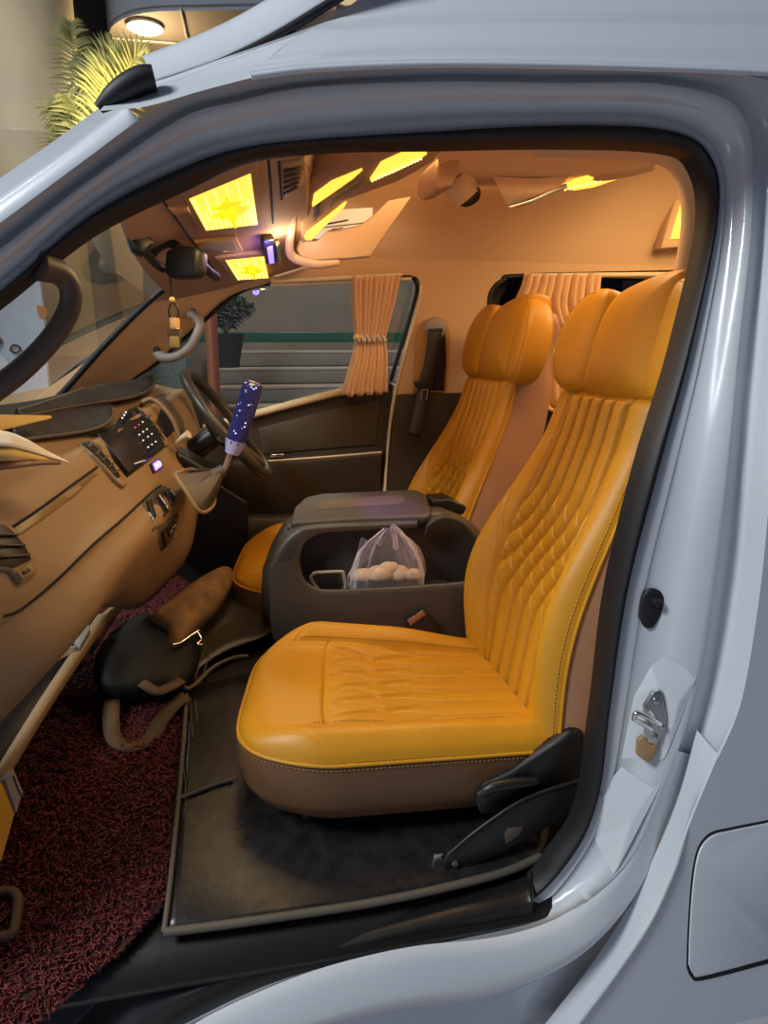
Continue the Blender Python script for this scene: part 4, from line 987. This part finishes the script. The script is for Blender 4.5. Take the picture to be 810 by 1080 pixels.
# ------------------------------------------------------------------ seat belt on the far pillar
sbt = thing('seat_belt', (0,0,0), 'black driver seat belt hanging from its grey anchor on the pillar', 'seat belt')
pslab('anchor_cover', [(447,345),(451,337),(459,334),(468,336),(472,344),(471,352),(465,357),(455,356),(449,352)], yplane(1.462), M['handle'], sbt, .03, .008)
pslab('belt_slot', [(451,347),(467,346),(467,351),(452,352)], yplane(1.460), M['black'], sbt, .01, .002)
ribbon('webbing', [PY(459,349,1.455), PY(457,365,1.445), PY(454,385,1.44), PY(449,404,1.44), PY(444,430,1.42), PY(437,460,1.40)], .026, mat('webbing', (.030,.026,.022), .6, bump=(500,.3)), sbt, (0,-1,.1))
ribbon('webbing', [PY(463,350,1.478), PY(464,380,1.478), PY(463,395,1.478), PY(462,412,1.478)], .024, M['black'], sbt, (0,-1,.1))
pslab('tongue_grip', [(437,403),(447,400),(458,404),(456,411),(446,411),(439,409)], yplane(1.425), M['black'], sbt, .02, .005)
tube('tongue', rl([(445,411),(451,411),(450,421),(444,421),(445,411)], 1.425), .003, M['steel'], sbt, k=1)
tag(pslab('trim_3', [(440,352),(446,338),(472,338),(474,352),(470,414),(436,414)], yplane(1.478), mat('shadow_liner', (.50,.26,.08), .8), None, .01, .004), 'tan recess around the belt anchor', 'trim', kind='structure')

# ------------------------------------------------------------------ overhead lamps and console
def amber_lamp(lab, frame, glow, dots, pat):
    t = thing('ceiling_lamp', (0,0,0), lab, 'ceiling lamp', 'amber ceiling lamps')
    HS.slab('lamp_frame', frame, M['liner_dark'], t, .012, .014, .004)
    HS.slab('diffuser', glow, M['lampglow'], t, .014, .008, .001)
    n = HS.normal(glow); A, B, C, D = [q+n*.015 for q in HS.pts(glow[:4])]
    bm = bmesh.new(); bp = bmesh.new()
    for i in range(dots):
        t_ = (i+.5)/dots; a, b = A.lerp(B, t_), D.lerp(C, t_)
        for k in range(14):
            if (k/13) < .45 and i % 2: continue
            box_bm(a.lerp(b, .05+.9*k/13), (.004, .003, .0015), bm)
    bmobj('light_dots', bm, M['lampdot'], t, smooth=False)
    def uv(u, v): return A.lerp(B, u).lerp(D.lerp(C, u), v)+n*.0012
    for c, ru, rv in (((.55,.6),.09,.34), ((.40,.58),.16,.10), ((.70,.56),.16,.10), ((.52,.40),.22,.08)):
        pts = [uv(c[0]+ru*math.cos(a)*(1+.25*math.cos(4*a)), c[1]+rv*math.sin(a)*(1+.25*math.cos(4*a))) for a in [k*math.pi/10 for k in range(20)]]
        slab('pattern', pts, M['lamppattern'], t, n, .002)
    return t
amber_lamp('large amber ceiling lamp in the header nearest the open door', [(186,190),(225,172),(270,160),(277,236),(207,240)], [(197,203),(262,176),(270,231),(215,237)], 11, 1)
amber_lamp('small amber ceiling lamp in the header above the driver window', [(225,268),(283,262),(288,291),(246,293)], [(236,270),(277,266),(282,289),(249,291)], 9, 1)
ml = thing('map_light', (0,0,0), 'clear unlit map light lens between the two amber lamps', 'map light')
HS.slab('light_base', [(203,252),(248,247),(256,262),(215,268)], M['liner_dark'], ml, .010, .012, .004)
HS.slab('lens', [(209,256),(220,251),(245,249),(250,261),(225,262),(213,260)], mat('clear_lens', (.42,.33,.28), .15), ml, .012, .006, .002)
for q in ([(272,164),(291,164),(296,228),(279,232)], [(283,170),(290,170),(292,225),(284,228)]): pass
vis = HS.slab('header_panel', [(263,166),(280,166),(284,232),(274,236)], M['liner_dark'], head, .008, .01, .003)
HS.line('header_seam', [(283,166),(286,200),(288,235)], .003, M['seam'], head, .0); HS.line('header_seam', [(294,170),(297,210),(298,290)], .003, M['seam'], head, .0)
HS.line('header_seam', [(212,240),(245,237),(280,232)], .0025, M['seam'], head, .0); HS.line('header_seam', [(172,212),(200,250),(232,292)], .0025, M['seam'], head, .0)
# blue LED gadget
bl = thing('led_gadget', (0,0,0), 'small glowing blue LED light clipped to the header', 'LED light')
HS.slab('clip', [(275,247),(287,246),(291,270),(284,274),(278,272)], M['black'], bl, .018, .016, .003)
HS.slab('led_body', [(279,254),(285,252),(287,270),(282,271)], M['led_blue'], bl, .022, .006, .002)
HS.slab('chrome_grille', [(289,252),(293,251),(295,272),(292,273)], M['chrome'], bl, .018, .012, .001)
lp = bpy.data.lights.new('led_light', 'POINT'); lp.energy = .35; lp.color = (.18,.10,1); lp.shadow_soft_size = .015
h = HS.hit(281,252); lo = bpy.data.objects.new('led_light', lp); COL.objects.link(lo); lo.location = h[0]+h[1]*.06
sp = bpy.data.lights.new('led_beam', 'SPOT'); sp.energy = 30; sp.color = (.25,.14,1); sp.spot_size = math.radians(17); sp.spot_blend = .9; sp.shadow_soft_size = .01
so = bpy.data.objects.new('led_beam', sp); COL.objects.link(so); so.location = h[0]+h[1]*.05+Vector((0,0,-.02)); so.rotation_euler = (PY(415,543,.88)-so.location).to_track_quat('-Z','Y').to_euler()
# overhead console: bottom face, near side, padded glowing rim
oc = thing('overhead_console', (0,0,0), 'tan overhead console with lit panels, vents and padded rim', 'overhead console')
fo_ = plane3((320,252,.98), (325,185,.60), (440,175,.62))
und = [(319,258),(317,230),(322,196),(330,188),(352,178),(380,168),(410,160),(470,156),(456,172),(420,192),(364,212),(345,232),(330,248)]
pslab('console_underside', und, fo_, M['liner_dark'], oc, .12, .006)
pslab('lit_panel', [(329,216),(331,204),(350,190),(382,177),(372,186),(348,203)], fo_, M['lampglow'], oc, .01, .001, lift=.006)
pslab('lit_panel', [(390,188),(402,170),(424,160),(450,160),(438,168),(414,180)], fo_, M['lampglow'], oc, .01, .001, lift=.006)
bm = bmesh.new()
for k in range(16): box_bm(fo_(392+k*3.4, 187.2-k*1.55)+fo_.n*.008, (.005,.004,.004), bm)
bmobj('light_dots', bm, M['lampdot'], oc, smooth=False)
pslab('map_lens', [(347,217),(350,208),(372,193),(385,186),(381,194),(360,210)], fo_, mat('smoked_lens', (.35,.26,.16), .15), oc, .006, .001, lift=.005)
for k in range(4): pslab('vent_slat', [(329+k*.4,234-k*4.4),(337,226-k*4.4),(338,223-k*4.4),(330+k*.4,230-k*4.4)], fo_, M['dash_dark'], oc, .006, .001, lift=.004)
pslab('led_edge', [(321,248),(324,243),(340,231),(365,211),(363,215),(343,235),(334,244),(328,251),(322,251)], fo_, M['lampglow'], oc, .006, .001, lift=.007)
# pocket panel hanging on the far side
fpk = plane3((320,272,1.06), (440,210,1.14), (372,270,1.08))
pslab('pocket_panel', [(313,262),(316,248),(322,254),(334,254),(345,244),(360,243),(380,238),(393,228),(410,211),(434,207),(391,270),(370,272),(330,274),(318,270)], fpk, M['liner'], oc, .02, .004)
tube('padded_rim', [fo_(326,194), fo_(317,198), fo_(312,206)+Vector((0,0,0)), PY(310,225,.80), PY(306,250,.98), PY(306,266,1.04), PY(314,274,1.06), PY(335,279,1.06), PY(357,277,1.07)], [.008,.009,.010,.011,.012,.013,.013,.012,.009], M['liner'], oc, seg=12)
cardo = pslab('paper_card', [(327,251),(343,231),(358,221),(393,219),(393,228),(380,237),(360,242),(346,243),(336,252)], plane3((320,270,1.09), (440,210,1.17), (372,270,1.11)), M['white'], None, .002); tag(cardo, 'white printed card tucked into the overhead console pocket', 'card')
fcd = plane3((320,270,1.088), (440,210,1.168), (372,270,1.108))
for i, (a, b) in enumerate((((346,236),(367,232)), ((340,240),(384,235)), ((350,242),(362,240)))): tube('print_line', [fcd(*a), fcd(*b)], .0011 if i else .002, M['black'], cardo, seg=4, k=1)
lb = bpy.data.lights.new('rim_light', 'POINT'); lb.energy = .9; lb.color = (1,.72,.34); lb.shadow_soft_size = .02
lo = bpy.data.objects.new('rim_light', lb); COL.objects.link(lo); lo.location = PY(300,262,.90)
lb = bpy.data.lights.new('card_light', 'POINT'); lb.energy = .05; lb.color = (.1,.6,1); lb.shadow_soft_size = .01
lo = bpy.data.objects.new('card_light', lb); COL.objects.link(lo); lo.location = PY(330,246,1.04)
# air vents in the header
hv = thing('overhead_vent', (0,0,0), 'dark overhead air vent beside the lit console', 'air vent')
HS.slab('vent_frame', [(296,170),(320,166),(332,178),(318,192),(300,208)], M['liner_dark'], hv, .006, .01, .003)
for k in range(5):
    p = HS.pts([(298,176+k*6),(318-k*1.5,172+k*5)], .010)
    if len(p) == 2: bmobj('vent_slat', tube_bm(p, .006, 6, flat=.5), M['dash_dark'], hv)
# roof pods further back
pod = thing('roof_pod', (0,0,0), 'padded roof pod with round vent and reading light above the seats', 'roof pod')
fpd = plane3((470,165,.95), (690,165,.95), (480,195,1.10))
loft('pod_body', [rr_([(455,152,.75),(480,150,.75),(560,150,.75),(640,150,.75),(700,152,.75)]), rr_([(462,168,.84),(484,160,.84),(560,160,.84),(640,162,.84),(692,166,.84)]), rr_([(462,192,.92),(484,184,.90),(560,186,.90),(640,186,.90),(690,178,.90)]), rr_([(464,198,1.05),(490,196,1.05),(560,196,1.05),(640,190,1.05),(690,180,1.05)]), rr_([(466,180,1.25),(490,178,1.25),(560,178,1.25),(640,176,1.25),(690,172,1.25)])], M['liner'], pod, rows=4)
pslab('pod_end', [(458,172),(470,160),(486,160),(484,182),(478,196),(462,200),(457,190)], yplane(.86), M['liner_dark'], pod, .18, .008)
tube('vent_housing', rr_([(482,188,.95),(488,198,.95),(495,208,.95)]), [.050,.045,.036], M['liner'], pod, seg=20, k=3)
axv = (PY(495,208,.95)-PY(488,198,.95)).normalized()
lathe('vent_ring', [(.020,.004),(.034,.006),(.037,0),(.036,-.006)], PY(494,207,.945), M['black'], pod, 24, (.10,-.55,-.8))
lathe('vent_core', [(.002,.009),(.012,.009),(.014,.0)], PY(494,207,.945), M['dash_dark'], pod, 20, (.10,-.55,-.8))
loft('light_housing', [rr_([(520,186,.90),(560,188,.90),(600,186,.90)]), rr_([(526,198,.90),(560,202,.89),(592,196,.90)]), rr_([(536,218,.92),(566,208,.91),(596,196,.91)]), rr_([(540,214,1.0),(570,204,1.0),(600,192,1.0)])], M['liner'], pod, rows=3)
tube('chrome_edge', rr_([(537,219,.915),(560,212,.905),(580,203,.905),(597,196,.905)]), .007, M['chrome'], pod)
fl2 = plane3((598,198,.93), (660,182,.97), (640,192,1.02))
rlm = thing('ceiling_lamp', (0,0,0), 'thin amber ceiling lamp strip beside the chrome edged roof pod', 'ceiling lamp', 'amber ceiling lamps')
pslab('diffuser', [(592,199),(620,188),(664,182),(655,188),(625,198),(606,201)], fl2, M['lampglow'], rlm, .012, .001)
bm = bmesh.new()
for k in range(14): box_bm(fl2(596+k*4.6, 199.5-k*1.15)+fl2.n*.002, (.005,.004,.004), bm)
bmobj('light_dots', bm, M['lampdot'], rlm, smooth=False)
wl = thing('ceiling_lamp', (0,0,0), 'amber wall lamp in a stitched frame at the far right of the cabin', 'ceiling lamp', 'amber ceiling lamps')
fwl = yplane(1.42)
pslab('lamp_frame', [(697,262),(716,196),(750,190),(750,258)], fwl, M['liner'], wl, .05, .004)
pslab('diffuser', [(708,252),(721,208),(745,204),(745,250)], yplane(1.412), M['lampglow'], wl, .02, .001)
# rear bench end and trim behind the driver seat
rb_ = thing('rear_bench', (0,0,0), 'pinkish brown rear passenger seat glimpsed between the front seats', 'rear seat')
box('backrest', (1.55,1.15,.95), (.16,.62,.75), M['pink'], rb_, .05); box('cushion', (1.25,1.15,.70), (.5,.60,.18), M['pink'], rb_, .05)
for k in (-.27,.27): box('leg', (1.3,1.15+k,.56), (.35,.04,.20), M['black'], rb_, .008)
lowt = pslab('trim_4', [(535,425),(585,432),(700,440),(700,560),(520,560)], yplane(1.47), M['purple'], None, .02, .004); tag(lowt, 'dark lower trim under the rear window', 'trim', kind='structure')

# ------------------------------------------------------------------ outside
gd = bmobj('ground', box_bm((0,0,-.05), (60,60,.1)), mat('bounce_ground', (.42,.43,.47), .85, bump=(60,.4)), None, smooth=False); tag(gd, 'unseen ground made pale to bounce light up', 'ground', kind='structure')  # pale tone added so the ground bounces light onto the door frame
stone = mat('grey_granite', (.12,.105,.10), .6, vary=(50,(.17,.15,.14)))
st = thing('staircase', (0,0,0), 'grey granite entrance staircase seen through the driver window', 'staircase')
Y0 = 4.6
zs = [0,.16,.32,.48,.64,.80]
for i in range(9):
    z = .15+i*.155; y = 3.9+i*.28
    box('step', (1.8,y+1.2,z-.075), (4.0,2.4,.15), stone, st, .008)
    box('nosing', (1.8,y+.02,z-.012), (4.0,.05,.03), mat('pale_nosing', (.30,.24,.22), .6), st, .005)
tube('hand_rail', [PY(222,330,4.4), PY(224,375,4.4), PY(227,430,4.4), PY(229,500,4.4)], .045, mat('copper_rail', (.38,.12,.06), .4, metal=.3), st, seg=14)
wl_ = box('facade_wall', (1.5,7.2,2.2), (9.0,.3,4.4), mat('brown_wall', (.17,.145,.13), .7, vary=(3,(.14,.12,.11))), None, .01); tag(wl_, 'brown stone wall above the staircase', 'wall')
tag(box('green_band', (1.2,6.35,1.52), (5.5,.05,.10), mat('green_glass', (.02,.07,.055), .2), None, .005), 'dark green band along the top of the stairs', 'band')
tag(box('planter_wall', (-1.75,4.6,.69), (2.9,.5,1.38), mat('green_granite', (.085,.105,.10), .5, vary=(90,(.15,.17,.16))), None, .01), 'grey green granite planter wall left of the staircase', 'planter')
# round column
ca_ = PZ(42,90,1.48); 
colx = CAM+ray(30,100)*5.2; 
lc = lathe('round_column', [(.36,0),(.36,2.9),(.363,2.905),(.363,2.915),(.36,2.92),(.36,6)], (colx.x, colx.y, 0), mat('beige_column', (.40,.33,.20), .5, vary=(4,(.36,.30,.19))), None, 48); tag(lc, 'round beige column left of the palm', 'column')
# canopy with downlight
cn = thing('canopy', (0,0,0), 'grey building canopy with a curved edge behind the van roof', 'canopy')
zc = 3.9
cpts = [CAM+ray(x, y)*((zc-CAM.z)/ray(x, y).z) for x, y in [(114,40),(116,28),(124,20),(140,13),(165,9),(200,8),(300,6),(400,10),(420,130),(114,130)]]
slab('soffit', smoothpts(cpts[:7], 5)+cpts[7:], mat('brown_soffit', (.20,.15,.11), .7), cn, (0,0,-1), .02)
rim_ = smoothpts(cpts[:7], 5)
bmobj('fascia', loft_bm([[p+Vector((0,0,k)) for p in rim_] for k in (-.02,.30,.62)]), mat('blue_grey_fascia', (.15,.18,.22), .5), cn)
for a, b in (((190,9),(198,45)), ((116,40),(190,46))):
    pp = [CAM+ray(*q)*((zc-.012-CAM.z)/ray(*q).z) for q in (a, b)]; tube('soffit_joint', pp, .012, M['handle'], cn, seg=5, k=1)
dl = thing('downlight', (0,0,0), 'lit round downlight in the canopy soffit', 'downlight')
pc_ = CAM+ray(153,30)*((zc-.03-CAM.z)/ray(153,30).z)
lathe('ring', [(.12,.03),(.14,0),(.115,-.012),(.105,0)], pc_, M['white'], dl, 28); lathe('lens', [(.105,.01),(.105,-.006),(.07,-.012)], pc_, emit('downlight_glow', (1,.93,.75), 3), dl, 28)
ll = bpy.data.lights.new('downlight_lamp', 'POINT'); ll.energy = 35; ll.color = (1,.8,.45); ll.shadow_soft_size = .1; lo = bpy.data.objects.new('downlight_lamp', ll); COL.objects.link(lo); lo.location = pc_-Vector((0,0,.3))
# palm
pm = thing('palm_plant', (0,0,0), 'leafy palm lit yellow beside the round column', 'palm')
base = CAM+ray(78,150)*4.6
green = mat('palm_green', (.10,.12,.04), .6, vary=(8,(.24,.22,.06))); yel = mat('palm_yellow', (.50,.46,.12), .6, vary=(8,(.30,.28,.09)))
def frond(a, b, c, n, ln, m):
    p = smoothpts([a, b, c], 8); bm = tube_bm(p, [.010*(1-.8*i/(len(p)-1)) for i in range(len(p))], 5)
    for i in range(n):
        t = .12+.86*i/n; q = cr(p, t*(len(p)-1)); tg = (cr(p, min(t+.02, 1)*(len(p)-1))-q).normalized()
        for s in (-1, 1):
            sd = tg.cross(Vector((.2,-1,.15))).normalized()*s; L = ln*(.45+.55*math.sin(math.pi*min(1, t+.1)))
            e = q+(sd*.8+tg*.55+Vector((0,rng.uniform(-.3,.3),-.25))).normalized()*L; w_ = tg*.008
            md = q.lerp(e, .5)+Vector((0,0,.02)); v = [bm.verts.new(x) for x in (q-w_, q+w_, md+w_*1.2, e, md-w_*1.2)]
            bm.faces.new(v)
    o = bmobj('frond', bm, m, pm); solid(o, .002, 0)
bs = CAM+ray(95,175)*4.5
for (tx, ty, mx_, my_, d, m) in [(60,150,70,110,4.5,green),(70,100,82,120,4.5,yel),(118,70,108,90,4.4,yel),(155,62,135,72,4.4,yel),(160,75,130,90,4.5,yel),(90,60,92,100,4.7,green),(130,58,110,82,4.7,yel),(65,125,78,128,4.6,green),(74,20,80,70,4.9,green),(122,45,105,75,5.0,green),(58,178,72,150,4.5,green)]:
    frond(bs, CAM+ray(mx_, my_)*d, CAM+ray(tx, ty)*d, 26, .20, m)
trunk = tube('trunk', [Vector((bs.x,bs.y,0)), Vector((bs.x+.05,bs.y,1)), bs], [.12,.10,.07], mat('palm_trunk', (.10,.08,.05), .9), pm, seg=12)
pl_ = bpy.data.lights.new('palm_uplight', 'POINT'); pl_.energy = 14; pl_.color = (1,.82,.4); pl_.shadow_soft_size = .05; lo = bpy.data.objects.new('palm_uplight', pl_); COL.objects.link(lo); lo.location = CAM+ray(118,112)*4.25
area('stair_fill_lamp', (.8, 4.6, 3.6), (.8, 5.6, 1.0), 1.0, 75, (1, .86, .70))  # added lamp to make the stairs lighter and warmer
area('sign_fill_lamp', (-2.2, 2.2, 3.8), (-1.6, 4.6, 1.5), .8, 60, (.95, .95, 1))  # added lamp to brighten the sign and wall beyond the windscreen
# dark trunk of a tree behind
tt_ = CAM+ray(88,60)*6.5
tag(tube('tree_trunk', [Vector((tt_.x,tt_.y,0)), tt_, Vector((tt_.x-.1,tt_.y,5.5))], [.30,.26,.24], mat('bark', (.055,.05,.045), .9, bump=(20,.8)), None, seg=16), 'dark textured tree trunk behind the palm', 'tree')
sb2 = thing('potted_shrub', (0,0,0), 'dark leafy shrub at the top left of the staircase', 'shrub')
pm_keep = pm; pm = sb2
for k in range(9):
    e_ = PY(205+k*8, 312+(k % 3)*6, 5.2); b0 = PY(238, 352, 5.2); frond(b0, b0.lerp(e_, .5)+Vector((0,0,.06)), e_, 12, .10, mat('dark_leaf', (.015,.018,.012), .6))
pm = pm_keep
pot_ = PY(238, 352, 5.2); lathe('pot', [(.10,-.28),(.15,-.02),(.16,0),(.13,-.01)], pot_, mat('dark_pot', (.03,.028,.026), .6), sb2, 20)
# sign board and added wall with a painted-in reflection beyond the windscreen
sg = thing('sign_board', (0,0,0), 'pale blue sign board with dark round letters beyond the windscreen', 'sign')
def SB(x, y, d=4.0): return PY(x, y, d)
slab('board', [SB(-120,250), SB(36,250), SB(46,330), SB(52,425), SB(-120,425)], mat('pale_blue_board', (.55,.66,.78), .6), sg, (0,-1,0), .05)
def ringpts(cx, cy, rx, ry): return [SB(cx+rx*math.cos(a), cy+ry*math.sin(a), 3.985) for a in [k*math.pi/10 for k in range(21)]]
for q in ((16,368,5,4), (-4,360,5,5)): tube('letter', ringpts(*q), .006, M['black'], sg, seg=6, k=1)
mw = thing('stand_in_wall', (0,0,0), 'brown stand-in wall whose orange shapes imitate the pillar reflected in the windscreen', 'wall')
slab('wall_panel', [PY(-200,200,6.0), PY(150,200,6.0), PY(150,470,6.0), PY(-200,470,6.0)], mat('beige_stand_in', (.26,.19,.115), .7), mw, (0,-1,0), .1)
def stand_in_shape(name, px, c, d): pslab(name, px, yplane(d), mat(name, c, .7), mw, .02, smooth=True)  # orange shapes stand in for the pillar's reflection in the glass
stand_in_shape('green_curve', [(52,300),(95,335),(110,350),(90,362),(62,358),(48,345)], (.065,.075,.03), 5.98)
stand_in_shape('orange_patch', [(75,380),(118,378),(118,425),(76,425)], (.30,.15,.05), 5.97)
stand_in_shape('dark_patch', [(48,376),(74,378),(74,430),(48,430)], (.07,.05,.04), 5.96)
stand_in_shape('orange_spot', [(38,322),(48,324),(50,333),(42,336)], (.55,.22,.07), 3.94)
bw = box('white_wall', (-5.5,9.0,2.5), (6,.3,5), mat('pale_wall', (.40,.45,.55), .7), None, .01); tag(bw, 'pale wall far behind the column', 'wall')

# ------------------------------------------------------------------ put every Empty at the base of its thing
bpy.context.view_layer.update()
for o in list(COL.objects):
    if o.type == 'EMPTY' and o.parent is None:
        pts = []
        def walk(q):
            for ch in q.children:
                if ch.type == 'MESH': pts.extend(ch.matrix_world @ Vector(c) for c in ch.bound_box)
                walk(ch)
        walk(o)
        if not pts: continue
        lo_ = Vector([min(p[i] for p in pts) for i in range(3)]); hi_ = Vector([max(p[i] for p in pts) for i in range(3)])
        o.location = ((lo_.x+hi_.x)/2, (lo_.y+hi_.y)/2, lo_.z)
        for ch in o.children: ch.matrix_parent_inverse = Matrix.Translation(-o.location)
